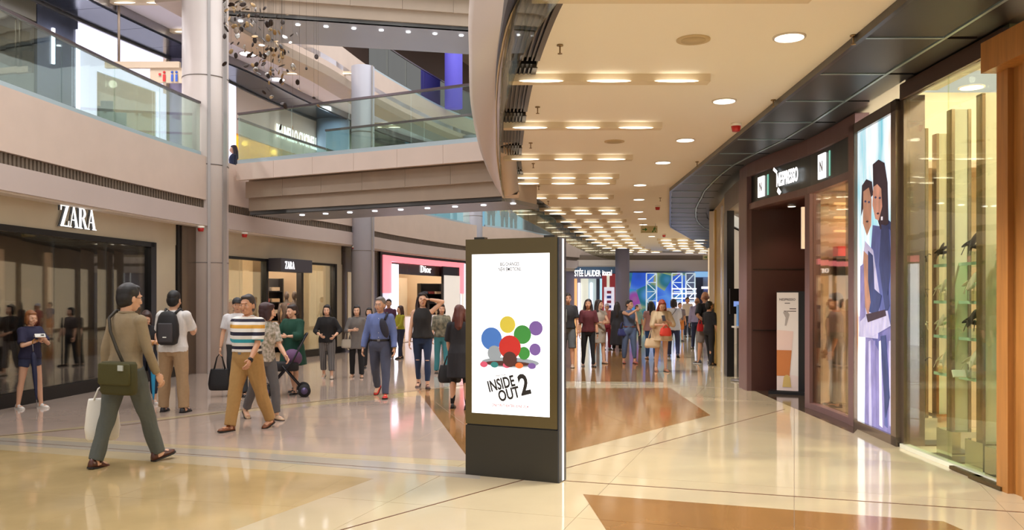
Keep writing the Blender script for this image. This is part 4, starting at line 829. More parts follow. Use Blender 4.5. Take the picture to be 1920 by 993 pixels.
g = G(); text(g, mp, 'NESPRESSO', ln * .5, 3.30, .29, .04, .048, 0, ln / 1.85); flat(g, mp, [(-.02, 3.57), (.1, 3.50), (.12, 3.54), (0, 3.61)], .04, .048); flat(g, mp, [(.12, 3.22), (.2, 3.16), (.26, 3.2), (.16, 3.28)], .04, .048)
g.build('shop_sign', SW, label='white lit capitals on the dark band above the brown entrance', cat='sign')
for i, (a, b, z0, z1) in enumerate(((1423, 1434, 3.22, 3.55), (1536, 1549, 3.22, 3.56))):
    mp, ln = rmap(a, b, 0); t = empty('lit_logo_panel', label=('white lit logo panel left of the capitals, above the entrance', 'white lit logo panel right of the capitals, near the poster')[i], cat='sign')
    g = G(); flat(g, mp, [(0, z0), (ln, z0), (ln, z1), (0, z1)], .0, .02); g.build('light_box', SW, t); g = G(); text(g, mp, 'N', ln / 2, (z0 + z1) / 2 - .07, .2, .02, .024, 0, .8); g.build('lettering', M('logo_grey', (150, 150, 165), .5), t)
    g = G(); flat(g, mp, [(ln + .12, z0), (ln + .16, z0), (ln + .16, z1), (ln + .12, z1)], .0, .01); g.build('light_strip', E('mint_strip', (120, 190, 170), 1), t)
# standing sign with coffee glass
Y = 14.0; a, b = PT(1456, 731, Y), PT(1497, 733, Y - .15); t = empty('standing_sign', label='standing black advertising sign with a picture of a layered coffee glass', cat='sign'); mp = plane_map((a.x, a.y, .0), (b.x - a.x, b.y - a.y, 0)); w_ = (b - a).length; H_ = 1.66
g = G(); flat(g, mp, [(-.0, .04), (w_ + .13, .04), (w_ + .13, H_ + .02), (0, H_ + .02)], -.12, 0); g.build('stand', BLACK, t); g = G(); flat(g, mp, [(-.12, 0), (w_ + .18, 0), (w_ + .18, .05), (-.12, .05)], -.2, .08); g.build('foot', BLACK, t)
g = G(); flat(g, mp, [(.005, .06), (w_, .06), (w_, H_), (.005, H_)], 0, .006); g.build('print', E('print_grey', (206, 196, 186), .28), t)
g = G(); text(g, mp, 'NESPRESSO', w_ * .5, H_ - .13, .05, .006, .008, 0); [flat(g, mp, [(w_ * x0, H_ - z), (w_ * x1, H_ - z), (w_ * x1, H_ - z + .012), (w_ * x0, H_ - z + .012)], .006, .008) for x0, x1, z in ((.38, .62, .18), (.6, .9, .27), (.34, .9, .31))]; g.build('lettering', M('print_dark', (70, 60, 56), .6), t)
gm = [M('coffee_' + n, c, .5, emit=.12) for n, c in (('foam', (224, 196, 184)), ('brown', (176, 104, 50)), ('capsule', (186, 156, 92)), ('steam', (160, 150, 142)), ('table', (220, 200, 192)))]
def cf(nm, mi, pts, d=.006): g = G(); flat(g, mp, pts, d, d + .003); g.build(nm, gm[mi], t)
cf('printed_table', 4, [(.005, .06), (w_, .06), (w_, .3), (.005, .36)]); cf('printed_coffee', 1, [(.005, .3), (w_ * .6, .3), (w_ * .7, .72), (.005, .72)], .009); cf('printed_foam', 0, [(.005, .72), (w_ * .7, .72), (w_ * .78, 1.03), (.005, 1.05)], .009)
cf('printed_capsule', 2, [(w_ * .28, .12), (w_ * .68, .12)] + arc(w_ * .48, .24, w_ * .16, .08, 0, 180, 8), .013); cf('printed_steam', 3, [(w_ * .38, 1.12), (w_ * .46, 1.12), (w_ * .6, 1.3), (w_ * .5, 1.36), (w_ * .3, 1.34), (w_ * .42, 1.25)])
# coffee shop interior: walls, red band, counter
solid('floor_coffee', Rseg(1500, 1612), -.1, -5.2, .002, .02, M('coffee_floor', (206, 186, 160), .12)); solid('ceiling_coffee', Rseg(1500, 1625), -.02, -5.5, 3.12, 3.2, M('coffee_ceiling', (214, 190, 164), .7))
solid('wall_right_coffee', Rseg(1500, 1625), -5.2, -5.3, 0, 3.15, M('coffee_wall', (230, 212, 184), .7))
G().span((4.5, 12.55, 0), (9.6, 12.65, 3.15)).build('wall_right_coffee_side', M('coffee_wall'), kind='structure')
for i, z in enumerate((2.55, 2.75, 2.95)):
    t = empty('wall_light_rail', (6.4, 12.45, z), label=('lowest warm light rail inside the coffee shop', 'middle warm light rail inside the coffee shop', 'top warm light rail inside the coffee shop')[i], cat='light'); G().box((0, 0, 0), (3.4, .06, .03)).build('lamp_strip', E('rail_lamp', (255, 210, 150), 1.6), t)
G().span((4.7, 12.3, 2.18), (8.8, 12.5, 2.32)).build('red_band', E('red_band', (206, 50, 46), .6), label='red lit band across the coffee shop back', cat='panel'); G().span((4.7, 12.35, 1.9), (8.8, 12.5, 2.18)).build('dark_valance', BLACK, label='black valance under the red lit band', cat='panel')
lamp('shop_lamp', 'POINT', (6.0, 11.6, 3.05), 420, (1, .93, .84), .04)
for i, (x, y) in enumerate(((5.4, 11.7), (6.5, 11.9))):
    t = empty('round_display_table', (x, y, .02), label=('white round display table just behind the coffee shop glass', 'white round display table deeper in the coffee shop')[i], cat='table'); G().cyl((0, 0), .3, .72, .76, 28).build('tabletop', M('white_top'), t); G().cyl((0, 0), .05, .02, .72, 12).build('stem', STEEL, t); G().cyl((0, 0), .24, 0, .02, 24).build('foot', STEEL, t)
    g = G(); g.tube([(.2 * math.cos(a * .26), 0, .98 + .2 * math.sin(a * .26)) for a in range(25)], .02, 8); g.build('ring_ornament', E('neon_ring', (220, 225, 255), 1.0), t)
# shopfronts further round the bend
q = cut(RP, 0, len(RP) - len(RPN)); solid('wall_right_far', q, -.3, 0, 0, 3.84, M('far_shop_beige', (206, 184, 156), .5))
for i, pc in enumerate(pieces(q, 4.5)):
    a = [lerp2(pc[0], pc[-1], .12), lerp2(pc[0], pc[-1], .88)]; g = G(); g.strip(a, off(a, .06), .1, 2.9); g.build('lit_shop_window', E('far_window_glow', (236, 214, 180), .7), label=ORD[i] + ' lit shop window from the far end, round the bend', cat='window', group='shop windows round the bend')
# --- gold wall and recess left of the entrance
GOLD = M('pale_gold_wall', (188, 164, 112), .45, noisec=.08)
w = empty('wall_right_gold', kind='structure')
rb(1340, 1358, -.2, .0, 0, 3.66, GOLD, 'gold_panel', w); rb(1359, 1365, -.12, .02, 0, 3.3, BLACK, 'dark_post', w)
rb(1342, 1396, -1.0, -1.1, 0, 3.66, M('recess_beige', (176, 150, 104), .6), 'recess_back', w); rb(1358, 1396, -.3, 0, 3.3, 3.7, M('bronze_dark2', (92, 76, 60), .4), 'recess_head', w)
rb(1341, 1343, 0, .04, 0, 3.6, M('gold_edge'), 'edge_strip', w); rb(1354, 1356, 0, .03, 0, 3.5, M('white_top'), 'edge_strip', w)
lamp('recess_fill_light', 'POINT', (4.85, 16.6, 3.0), 40, (1, .88, .7), .05)  # light added to brighten the recess, without a fitting
t = empty('sanitiser_stand', (FL(1385, 712).x, FL(1385, 712).y - .2, 0), label='slim steel pedestal with tray and blue bottle beside the dark pier', cat='stand')
G().cyl((0, 0), .2, 0, .03, 24).build('base', STEEL, t); G().tube([(0, 0, .03), (0, 0, 1.0)], .035, 10).build('pole', STEEL, t); G().box((0, 0, 1.02), (.3, .3, .03)).build('tray', M('card_white'), t); G().box((.12, 0, .93), (.14, .2, .2)).build('yellow_box', M('box_yellow', (200, 170, 90), .5), t)
G().box((-.02, 0, 1.24), (.12, .12, .4)).build('blue_bottle', M('bottle_blue', (90, 140, 200), .3), t)
t = empty('wall_monitor', (FL(1385, 712).x + .15, FL(1385, 712).y + .55, 1.5), label='black monitor behind the blue bottle', cat='monitor'); G().box((0, 0, 0), (.36, .05, .5)).build('casing', BLACK, t); G().box((.02, -.03, -.05), (.26, .01, .1)).build('screen', E('screen_blue', (120, 150, 220), .8), t); G().box((0, .02, -.85), (.06, .05, 1.3)).build('pole', STEEL, t)
# ================================================================ far end
def fp(px, Y): return (px - HX) / F * Y
w = empty('wall_end_shop', kind='structure')
def fb(px0, px1, y0, y1, Y, m, nm, par=None, d=.1, **k):
    a, b = PT(px0, y0, Y), PT(px1, y1, Y); z1, z0 = max(a.z, b.z), max(min(a.z, b.z), 0); return G().span((a.x, Y, z0), (b.x, Y + d, z1)).build(nm, m, par, **k)
GW = M('blue_grey_wall', (138, 138, 168), .5)
fb(1040, 1340, 487, 508, 44, M('fascia_far', (214, 204, 192), .5), 'fascia', w, .3); fb(1040, 1340, 478, 487, 44.1, M('bronze_grille'), 'upper_band', w)
fb(1055, 1178, 508, 640, 44.3, GW, 'back_wall', w); fb(1270, 1345, 508, 640, 44.3, M('pale_blue_wall', (176, 190, 214), .5), 'back_wall', w)
fb(1078, 1155, 500, 512, 43.9, M('teal_header', (70, 100, 130), .4), 'header', w, .3)
mp = plane_map((fp(1077, 43.5), 43.5, 0), (1, 0, 0)); g = G(); text(g, mp, 'STÉE LAUDER', 0, 2.62, .44, 0, .02, 0, .5, 'LEFT'); g.build('shop_sign', SW, label='far white lit capitals right of the totem', cat='sign')
mp = plane_map((fp(1129, 43.5), 43.5, 0), (1, 0, 0)); g = G(); text(g, mp, 'itural', 0, 2.66, .4, 0, .02, 0, .6, 'LEFT'); g.build('shop_sign', SW, label='far white lit lower-case letters over the maroon panel', cat='sign')
shopf = empty('lit_shopfront', label='bright far shopfront with white lit side columns right of the totem', cat='shopfront')
for a, b, m in ((1077, 1082, E('shelf_orange', (226, 170, 110), .8)), (1084, 1088, NEON), (1089, 1103, E('front_cream', (214, 214, 196), .6)), (1103, 1118, E('front_grey', (170, 186, 186), .5)), (1107, 1111, NEON), (1119, 1124, M('slate_marble')), (1125, 1129, E('aqua_lit_front', (170, 215, 230), .8))): fb(a, b, 522 if m != NEON else 530, 640, 44.05 - (.1 if m == NEON else 0), m, 'front_panel', shopf)
fb(1129, 1154, 513, 640, 44.0, E('maroon_panel', (130, 40, 44), .5), 'maroon_panel', shopf); fb(1138, 1143, 513, 540, 43.9, E('front_cream'), 'lit_strip', shopf); fb(1133, 1152, 538, 640, 43.85, E('poster_white', (232, 228, 235), .7), 'display_poster', shopf)
for k in range(5): fb(1138, 1146, 545 + k * 9, 550 + k * 9, 43.8, (M('poster_a', (180, 60, 90)), M('poster_b', (70, 90, 190)))[k % 2], 'poster_print', shopf, .03)
column(fp(1167, 41), 41, .34, 0, 3.9, 'far blue-grey column between the lit shop and the mural', GW)
def muralmat():
    m = bpy.data.materials.new('mural_print'); m.use_nodes = True; nt = m.node_tree; N = nt.nodes; L = nt.links; b = N['Principled BSDF']
    tc = N.new('ShaderNodeTexCoord'); v = N.new('ShaderNodeTexVoronoi'); v.inputs['Scale'].default_value = 1.1; v.inputs['Randomness'].default_value = 1; r = N.new('ShaderNodeValToRGB'); r.color_ramp.interpolation = 'EASE'; e = r.color_ramp.elements
    e[0].position = 0; e[0].color = (*s2l((30, 70, 170)), 1); e[1].position = 1; e[1].color = (*s2l((40, 150, 200)), 1)
    for p_, c in ((.3, (40, 90, 210)), (.55, (90, 150, 235)), (.72, (30, 110, 130)), (.84, (150, 170, 110)), (.92, (150, 70, 160))): x = e.new(p_); x.color = (*s2l(c), 1)
    s = N.new('ShaderNodeSeparateColor'); L.new(tc.outputs['Object'], v.inputs[0]); L.new(v.outputs['Color'], s.inputs[0])
    mx = N.new('ShaderNodeMath'); mx.operation = 'MULTIPLY_ADD'; mx.inputs[1].default_value = .45; L.new(v.outputs['Distance'], mx.inputs[0]); ml = N.new('ShaderNodeMath'); ml.operation = 'MULTIPLY'; ml.inputs[1].default_value = .7; L.new(s.outputs[0], ml.inputs[0]); L.new(ml.outputs[0], mx.inputs[2])
    L.new(mx.outputs[0], r.inputs[0]); L.new(r.outputs[0], b.inputs['Base Color']); L.new(r.outputs[0], b.inputs['Emission Color']); b.inputs['Emission Strength'].default_value = .55; return m
fb(1178, 1285, 511, 640, 43.6, muralmat(), 'mural', label='large blue mural with overlapping bubble shapes at the far end', cat='mural')
for i, (a, b, y0) in enumerate(((1212, 1231, 512), (1260, 1279, 512), (1286, 1303, 512))):
    Y = 42.6 - i * .3; x0, x1 = fp(a, Y), fp(b, Y); zt = PT(0, y0, Y).z; t = empty('truss_tower', (0, 0, 0), label=('white truss tower in front of the blue mural, left one', 'white truss tower in front of the mural, middle one', 'white truss tower at the right end of the mural')[i], cat='truss', group='white truss towers')
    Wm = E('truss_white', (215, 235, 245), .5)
    for x in (x0, x1): G().tube([(x, Y, 0), (x, Y, zt)], .035, 6).build('upright', Wm, t)
    n = 6
    for k in range(n): z0, z1 = zt * k / n, zt * (k + 1) / n; G().tube([(x0 if k % 2 else x1, Y, z0), (x1 if k % 2 else x0, Y, z1)], .025, 5).build('brace', Wm, t); G().tube([(x0, Y, z1), (x1, Y, z1)], .02, 5).build('rung', Wm, t)
t = empty('light_shelf_stand', label='white lit display frame with shelves below the mural right half', cat='display')
for k in range(4): fb(1262, 1306, 540 + k * 9, 542 + k * 9, 41.5, NEON, 'shelf', t, .3)
for xx in (1262, 1305): fb(xx, xx + 1, 540, 640, 41.6, STEEL, 'post', t, .1)
for i, (a, b) in enumerate(((1266, 1276), (1280, 1288), (1292, 1303), (1232, 1240))): fb(a, b, 566, 580, 41, E('display_glow', (235, 230, 250), 1.2), 'glowing_box', t, .2)
fb(1303, 1318, 520, 640, 44.2, M('dark_far_door', (60, 64, 84), .5), 'door_1', None, .1, kind='structure'); fb(1320, 1345, 541, 640, 43.0, M('blue_door', (90, 100, 150), .5), 'door_2', None, .1, kind='structure'); fb(1316, 1345, 537, 541, 42.9, NEON, 'light_strip', w)
fb(1303, 1345, 509, 519, 44.0, E('light_blue_band', (140, 190, 235), .7), 'lit_band', w)
# ================================================================ totem display
a, b = FL(873, 889), FL(1046, 905.5); Aw = Vector((a.x, a.y, 0)); 
u = Vector((b.x - a.x, b.y - a.y, 0)); Wt = u.length; u.normalize(); nn = Vector((u.y, -u.x, 0)); mp = plane_map(Aw, u)
if (mp(0, 0, 1) - mp(0, 0, 0)).y > 0: pass
Ht = EYE + (HY - 449) / F * a.y
t = empty('advertising_totem', (0, 0, 0), label='freestanding bronze digital advertising totem with a bright white film poster', cat='display')
TB = M('bronze_glass_frame', (92, 78, 44), .2, .3); TD = M('totem_black', (38, 33, 22), .3); TE = M('totem_grey_edge', (70, 72, 78), .3, .6)
D = .17
def tf(nm, x0, x1, z0, z1, d0, d1, m, lb=None): g = G(); flat(g, mp, [(x0, z0), (x1, z0), (x1, z1), (x0, z1)], d0, d1); return g.build(nm, m, t, lb)
zl = .46
tf('base', 0, Wt, 0.0, zl - .012, -D, 0, TD); tf('joint_gap', .01, Wt - .01, zl - .012, zl, -D + .01, -.012, M('gap_black', (8, 8, 8)))
tf('housing', 0, Wt, zl, Ht, -D, -.006, TD); tf('front_glass', 0, Wt - .006, zl, Ht, -.006, 0, TB)
tf('side_edge', Wt, Wt + .012, 0, Ht, -D, 0.0, TE); tf('white_edge_strip', Wt + .012, Wt + .016, .01, Ht - .01, -D * .62, -D * .42, E('edge_strip_white', (235, 235, 240), 1.0), 'white glowing edge strip')
for k in (.08, .84): tf('top_lug', Wt * k, Wt * k + .1, Ht, Ht + .02, -.1, -.03, TD)
sx0, sx1 = Wt * .073, Wt * .915; sz0, sz1 = .56, Ht - .135
scr = tf('screen', sx0, sx1, sz0, sz1, 0, .003, E('screen_white', (250, 250, 252), 1.15)); sw = sx1 - sx0; sh_ = sz1 - sz0
def tx(s, fx, fz, size, m, nm, rot=0, sx=.8, shear=0): g = G(); text(g, mp, s, sx0 + sw * fx, sz0 + sh_ * fz, size, .003, .0045, 0, sx, 'CENTER', rot, shear, .03 if size > .06 else .004); o = g.build(nm, m, scr); return o
PB = M('print_black', (36, 32, 30), .7); PR = M('print_red', (190, 40, 50), .7)
tx('BIG CHANGES.', .5, .925, .046, PB, 'lettering', 0, .62); tx('NEW EMOTIONS.', .5, .893, .046, PB, 'lettering', 0, .62)
tx('DISNEY PIXAR', .38, .238, .02, PB, 'lettering', R(9)); tx('INSIDE', .40, .160, .135, PB, 'lettering', R(15), .66); tx('OUT', .50, .098, .135, PB, 'lettering', R(15), .72); tx('2', .71, .135, .25, PB, 'lettering', R(15), .8)
tx('ONLY IN THEATERS JUNE 2024', .5, .048, .034, PR, 'lettering', 0, .75)
# plain colour shapes where the poster's artwork sits
AM = [M('art_' + n, c, .6, emit=.25) for n, c in (('blue', (70, 120, 200)), ('yellow', (214, 196, 70)), ('red', (196, 44, 36)), ('green', (60, 140, 60)), ('purple', (120, 90, 160)), ('grey', (150, 160, 170)), ('brown', (80, 44, 38)), ('pink', (216, 90, 120)), ('teal', (50, 130, 130)), ('orange', (220, 110, 50)))]
def disc(fx, fz, r, mi, d, sy=1.0, nm='colour_disc'): g = G(); flat(g, mp, arc(sx0 + sw * fx, sz0 + sh_ * fz, r * sw, r * sw * sy, 0, 350, 26), .003, d); g.build(nm, AM[mi], scr)
disc(.5, .325, .37, 5, .0042, .16); disc(.47, .318, .30, 6, .0045, .1)
disc(.26, .47, .135, 0, .005); disc(.47, .56, .10, 1, .0052); disc(.66, .50, .11, 3, .0054); disc(.83, .54, .085, 4, .0050); disc(.50, .42, .14, 2, .0062); disc(.30, .38, .09, 5, .0058); disc(.68, .385, .075, 3, .0058); disc(.82, .41, .07, 4, .0058); disc(.5, .345, .09, 6, .0066)
for k, (fx, mi) in enumerate(((.16, 7), (.30, 8), (.46, 7), (.62, 9), (.78, 4))): disc(fx, .308, .05, mi, .0050 + k * .0001, .7)
# ================================================================ hanging sculpture
random.seed(21); t = empty('hanging_sculpture', label='hanging mobile of many small dark and gold leaf discs, top left of the atrium', cat='sculpture')
LM = [M('leaf_dark', (48, 34, 28), .4, .4), M('leaf_gold', (170, 140, 100), .3, .8), M('leaf_silver', (200, 195, 190), .2, .9)]
g0 = [G().ell((0, 0, 0), (.05, .035, .005), 0, 8, 4).mesh('leaf_disc', m) for m in LM]; spots = []
for i in range(210):
    f = random.random(); px = 414 + f * 125 + random.gauss(0, 26); py = -30 + f * 190 + random.gauss(0, 30); spots.append((max(421, px), py, 12.5 + random.uniform(-1, 1)))
for px, py, Y in spots:
    o = bpy.data.objects.new('leaf_disc', g0[random.choice((0, 0, 0, 1, 1, 2))]); COL.objects.link(o); o.parent = t; o.location = PT(px, py, Y); o.rotation_euler = (random.uniform(0, 3), random.uniform(0, 3), random.uniform(0, 3)); s = random.uniform(.5, 1.15); o.scale = (s, s, s)
g = G()
for px, py, Y in spots[::3]: v = PT(px, py, Y); g.tube([v, (v.x, v.y, 7.9)], .0016, 3)
g.build('wire', M('wire_grey', (120, 116, 112), .4, .6), t, kind='stuff')
# ================================================================ people
TS = bpy.data.scenes.new('workbench')
def remesh(g, vox, sm=3, disp=0, seed=0, mats=None, name='m'):
    me = g.mesh(name, mats or []); o = bpy.data.objects.new('tmp', me); TS.collection.objects.link(o)
    r = o.modifiers.new('r', 'REMESH'); r.mode = 'VOXEL'; r.voxel_size = vox; r.use_smooth_shade = True
    if sm: s = o.modifiers.new('s', 'SMOOTH'); s.factor = .5; s.iterations = sm
    dg = bench(TS); m2 = bpy.data.meshes.new_from_object(o.evaluated_get(dg)); bpy.data.objects.remove(o); bpy.data.meshes.remove(me)
    if disp:
        sv = Vector((seed * 3.7, seed * 1.3, 0))
        n = len(m2.vertices); co = [0.0] * (n * 3); no = [0.0] * (n * 3); m2.vertices.foreach_get('co', co); m2.vertex_normals.foreach_get('vector', no)
        for i in range(0, n * 3, 3):
            k = disp * noise.noise(Vector((co[i] * 14, co[i + 1] * 14, co[i + 2] * 5)) + sv)
            co[i] += no[i] * k; co[i + 1] += no[i + 1] * k; co[i + 2] += no[i + 2] * k
        m2.vertices.foreach_set('co', co); m2.update()
    m2.polygons.foreach_set('use_smooth', [True] * len(m2.polygons)); m2.materials.clear()
    return m2
TOR = [(.835, .12, .09, .01), (.87, .165, .112, .01), (.93, .168, .120, .012), (1.0, .148, .108, .005), (1.07, .135, .100, -.005), (1.16, .148, .106, -.01), (1.26, .158, .114, -.012), (1.34, .156, .106, -.006), (1.40, .125, .084, .004), (1.435, .088, .064, .01), (1.46, .058, .055, .012)]
def tor(z):
    for a, b in zip(TOR, TOR[1:]):
        if a[0] <= z <= b[0]: f = (z - a[0]) / (b[0] - a[0]); return [a[i] + (b[i] - a[i]) * f for i in (1, 2, 3)]
    return list((TOR[0] if z < TOR[0][0] else TOR[-1])[1:])
CNT = [0]
SKIN = {}
def skinm(t):
    c = {'l': (226, 178, 148), 'm': (214, 166, 136), 't': (202, 150, 118)}[t]; return M('skin_' + t, c, .5, noisec=.06, nscale=12)
def person(px, fy, hy, yaw, label, L=(0, 0, 0, 0), Rr=(0, 0, 0, 0), la=('a', 5, 8, 12, 0), ra=('a', 5, 8, 12, 0), lean=0, head=(0, 0), skin='m', top=None, bottom=None, shoes=(40, 34, 32), sole=None, hair=('short', (30, 22, 20)), z0=0., Y=None, build=1.0, belt=None, stocky=1.0, group=None, floatz=0):
    """L,Rr: (thigh forward, knee bend, side, foot heel lift)  arms: ('a', fwd, out, elbow, inward) or ('t', x, y, z) hand target"""
    if Y is None: base = FL(px, fy)
    else: base = Vector(((px - HX) / F * Y, Y, z0))
    Yb = base.y; H = (fy - hy) / F * Yb if Y is None else hy
    s = H / 1.70; CNT[0] += 1; seed = CNT[0]
    near = Yb < 13; mid = Yb < 22; vox = (.0095 if near else .013 if mid else .018) / s
    root = empty('person', (base.x, base.y, base.z), R(yaw), label, 'person', group)
    # skeleton
    leg = {}
    for side, (a, k, b, h) in ((1, L), (-1, Rr)):
        a, k, b, h = R(a), R(k), R(b + 1.5), R(h); hip = Vector((side * .09, .005, .90)); 
        d = Vector((side * math.sin(b), -math.sin(a) * math.cos(b), -math.cos(a) * math.cos(b))); kn = hip + d * .42; a2 = a - k
        d2 = Vector((side * math.sin(b) * .6, -math.sin(a2), -math.cos(a2))).normalized(); an = kn + d2 * .40
        fd = Vector((side * .12, -math.cos(h), -math.sin(h))).normalized(); leg[side] = [hip, kn, an, fd]
    def sole_z(l): an, fd = l[2], l[3]; return min(an.z - .085, (an + fd * .16).z - .05)
    dz = min(sole_z(leg[1]), sole_z(leg[-1]))
    low = min(leg[1], leg[-1], key=sole_z); sh = Vector((0, 0, -dz))
    yo = (leg[1][2].y + leg[-1][2].y) / 2 * 0
    def T(p):
        p = Vector(p)
        if p.z > .93: p.y -= (p.z - .93) * math.sin(R(lean))
        return (p + sh) * s
    for l in leg.values():
        for i in range(3): l[i] = l[i].copy()
    def TL(p): return (Vector(p) + sh) * s
    arm = {}; fem = hair[0] in ('long', 'bob', 'bun', 'pony'); shw = .172 if not fem else .155
    shw *= (build + 1) / 2
    for side, A in ((1, la), (-1, ra)):
        S = Vector((side * shw, .005, 1.368)); 
        if A[0] == 'a':
            _, a, b, e, c = A; a, b, e, c = R(a), R(b), R(e), R(c)
            d = Vector((side * math.sin(b), -math.sin(a) * math.cos(b), -math.cos(a) * math.cos(b))); El = S + d * .285; p = a + e
            d2 = Vector((-side * math.sin(c) + side * math.sin(b) * .5, -math.sin(p) * math.cos(c), -math.cos(p) * math.cos(c))).normalized(); Wr = El + d2 * .25
        else:
            t_ = Vector(A[1:4]); v = t_ - S; D_ = min(v.length, .53); u_ = v.normalized(); aa = (.285 ** 2 - .25 ** 2 + D_ * D_) / (2 * D_); hh = math.sqrt(max(0, .285 ** 2 - aa * aa))
            pole = Vector((side * .8, .35, -.6)); pole = (pole - u_ * pole.dot(u_)).normalized(); El = S + u_ * aa + pole * hh; Wr = S + u_ * D_
        arm[side] = [S, El, Wr]
    B = build * stocky
    # body volume
    g = G()
    def loft(zs, inf, g, flare=0, n=20, w=1.0, close=True):
        rs = []
        for z in zs:
            rx, ry, yc = tor(z); e = inf + (flare * max(0, (1.0 - z)) if flare else 0); rx = rx * B * (1 if not fem else (.93 if z > 1.1 else 1.0)) * w + e; ry = ry * B * stocky * w + e
            rs.append([T((rx * math.cos(t), yc + ry * math.sin(t) + (-.02 * (stocky - 1) * 8 * max(0, 1 - abs(z - 1.08) * 5) if math.sin(t) < 0 else 0), z)) for t in [2 * math.pi * k / n for k in range(n)]])
        g.rings(rs)
    loft([t_[0] for t_ in TOR], 0, g)
    hc = Vector((0, -.005, 1.585)); Hq = Matrix.Rotation(R(head[0]), 3, 'Z') @ Matrix.Rotation(R(head[1]), 3, 'X')
    nb = Vector((0, .02, 1.44))
    def HT(p): q = Hq @ (Vector(p) * 1.09); return T(nb + Vector((0, -.01, 0)) + Hq @ Vector((0, -.015, .148)) + q)
    g.tube([T((0, .015, 1.38)), T(nb), HT((0, .02, -.05))], [.056 * s, .054 * s, .052 * s], 12)
    for side in (1, -1):
        h_, k_, a_, f_ = leg[side]; g.tube([TL(h_ + Vector((0, 0, .03))), TL(h_ * .5 + k_ * .5), TL(k_)], [.088 * s * B, .072 * s * B, .052 * s * B], 12)
        g.ell(TL(k_), (.054 * s * B,) * 3); cf_ = k_ * .68 + a_ * .32 + Vector((0, .012, 0)); g.tube([TL(k_), TL(cf_), TL(a_)], [.05 * s * B, .054 * s * B, .034 * s], 12)
        g.tube([TL(a_ + Vector((0, 0, .01))), TL(a_ + Vector((0, .01, -.05))), TL(a_ + f_ * .13 + Vector((0, 0, -.055)))], [.036 * s, .04 * s, .03 * s], 10)
        S, E_, W_2 = arm[side]; g.ell(T(S + Vector((-side * .01, 0, .0))), (.052 * s,) * 3); g.tube([T(S), T(S * .5 + E_ * .5), T(E_)], [.048 * s, .043 * s, .036 * s], 12); g.ell(T(E_), (.037 * s,) * 3); g.tube([T(E_), T(E_ * .6 + W_2 * .4), T(W_2)], [.036 * s, .037 * s, .025 * s], 12)
    me = remesh(g, vox * s, 3)
    # head volume and hands joined into the same mesh
    hg = G(); q = s * 1.09
    def he(c, r, rr=None): hg.ell(HT(c), tuple(x * q for x in r), 0, 16, 12, Hq @ (rr or Matrix.Identity(3)))
    he((0, .008, .02), (.074, .094, .098)); he((0, -.03, -.05), (.054, .056, .062)); he((0, -.052, -.088), (.026, .026, .022)); he((0, -.035, -.005), (.066, .056, .065))
    he((0, -.098, -.02), (.011, .018, .026)); he((0, -.106, -.036), (.017, .013, .011)); he((0, -.084, .024), (.05, .012, .010)); he((0, -.088, -.064), (.024, .01, .012))
    for sd in (1, -1): he((sd * .076, .012, -.012), (.009, .02, .031)); he((sd * .04, -.07, -.03), (.022, .02, .022)); 
    hg.tube([HT((0, .02, -.12)), HT((0, .015, 0))], [.052 * s, .05 * s], 12)
    hm = remesh(hg, (.0065 if near else .009) * s, 2)
    fg = G()
    for side in (1, -1):
        S, E_, W_2 = arm[side]; d = (W_2 - E_).normalized(); up = Vector((-side, 0, 0)); 
        if abs(d.x) > .8: up = Vector((0, 0, -1))
        pn = (up - d * up.dot(d)).normalized(); xx = d.cross(pn) * -side; 
        if (W_2 + xx).y > W_2.y and abs(xx.y) > .3: xx = -xx          # xx points to the thumb side (forward)
        W0 = T(W_2); m_ = Matrix((xx, d, pn)).transposed(); fg.ell(W0 + m_ @ Vector((0, .045 * s, 0)), (.038 * s, .055 * s, .017 * s), 0, 12, 8, m_)
        for k, (ox, ln_) in enumerate(((.028, .068), (.010, .078), (-.009, .074), (-.027, .058))):
            pts = []; c_ = W0 + m_ @ Vector((ox * s, .085 * s, 0)); pts.append(c_); ang = .25 + .06 * k
            for j in range(3): dd = m_ @ Vector((0, math.cos(ang), math.sin(ang))); c_ = c_ + dd * ln_ * s / 3; pts.append(c_); ang += .38
            fg.tube(pts, [.0098 * s, .0092 * s, .0085 * s, .0068 * s], 6)
        c_ = W0 + m_ @ Vector((.026 * s, .02 * s, .004 * s)); pts = [c_, c_ + m_ @ Vector((.022 * s, .026 * s, .008 * s)), c_ + m_ @ Vector((.028 * s, .052 * s, .018 * s))]; fg.tube(pts, [.013 * s, .011 * s, .008 * s], 6)
    bm = bmesh.new(); bm.from_mesh(me); bm.from_mesh(hm); fm = fg.mesh('h', []); bm.from_mesh(fm); bm.to_mesh(me); bm.free(); bpy.data.meshes.remove(hm); bpy.data.meshes.remove(fm)
    me.materials.append(skinm(skin)); bo = bpy.data.objects.new('body', me); COL.objects.link(bo); bo.parent = root
    def put(nm, g_, m, vx=1.0, sm=3, disp=0, lb=None):
        me_ = remesh(g_, vox * s * vx, sm, disp * s, seed) if vx else g_.mesh(nm, []); me_.materials.append(m); o = bpy.data.objects.new(nm, me_); COL.objects.link(o); o.parent = root; return tag(o, lb)
    # facial features
    if not (150 < yaw % 360 < 210) or near:
        for sd in (1, -1):
            ey = G().ell(HT((sd * .031, -.081, .002)), (.0135 * s, .008 * s, .0068 * s), 0, 10, 6, Hq).build('eye', M('eye_white', (225, 215, 205), .3), root)
            G().ell(HT((sd * .031, -.0865, .002)), (.0062 * s, .004 * s, .0062 * s), 0, 8, 6, Hq).build('iris', M('iris_dark', (30, 20, 16), .2), ey)
            G().ell(HT((sd * .032, -.089, .026)), (.019 * s, .005 * s, .0038 * s), 0, 8, 5, Hq).build('eyebrow', M('hair_%d_%d_%d' % tuple(hair[1]), hair[1], .5), root)
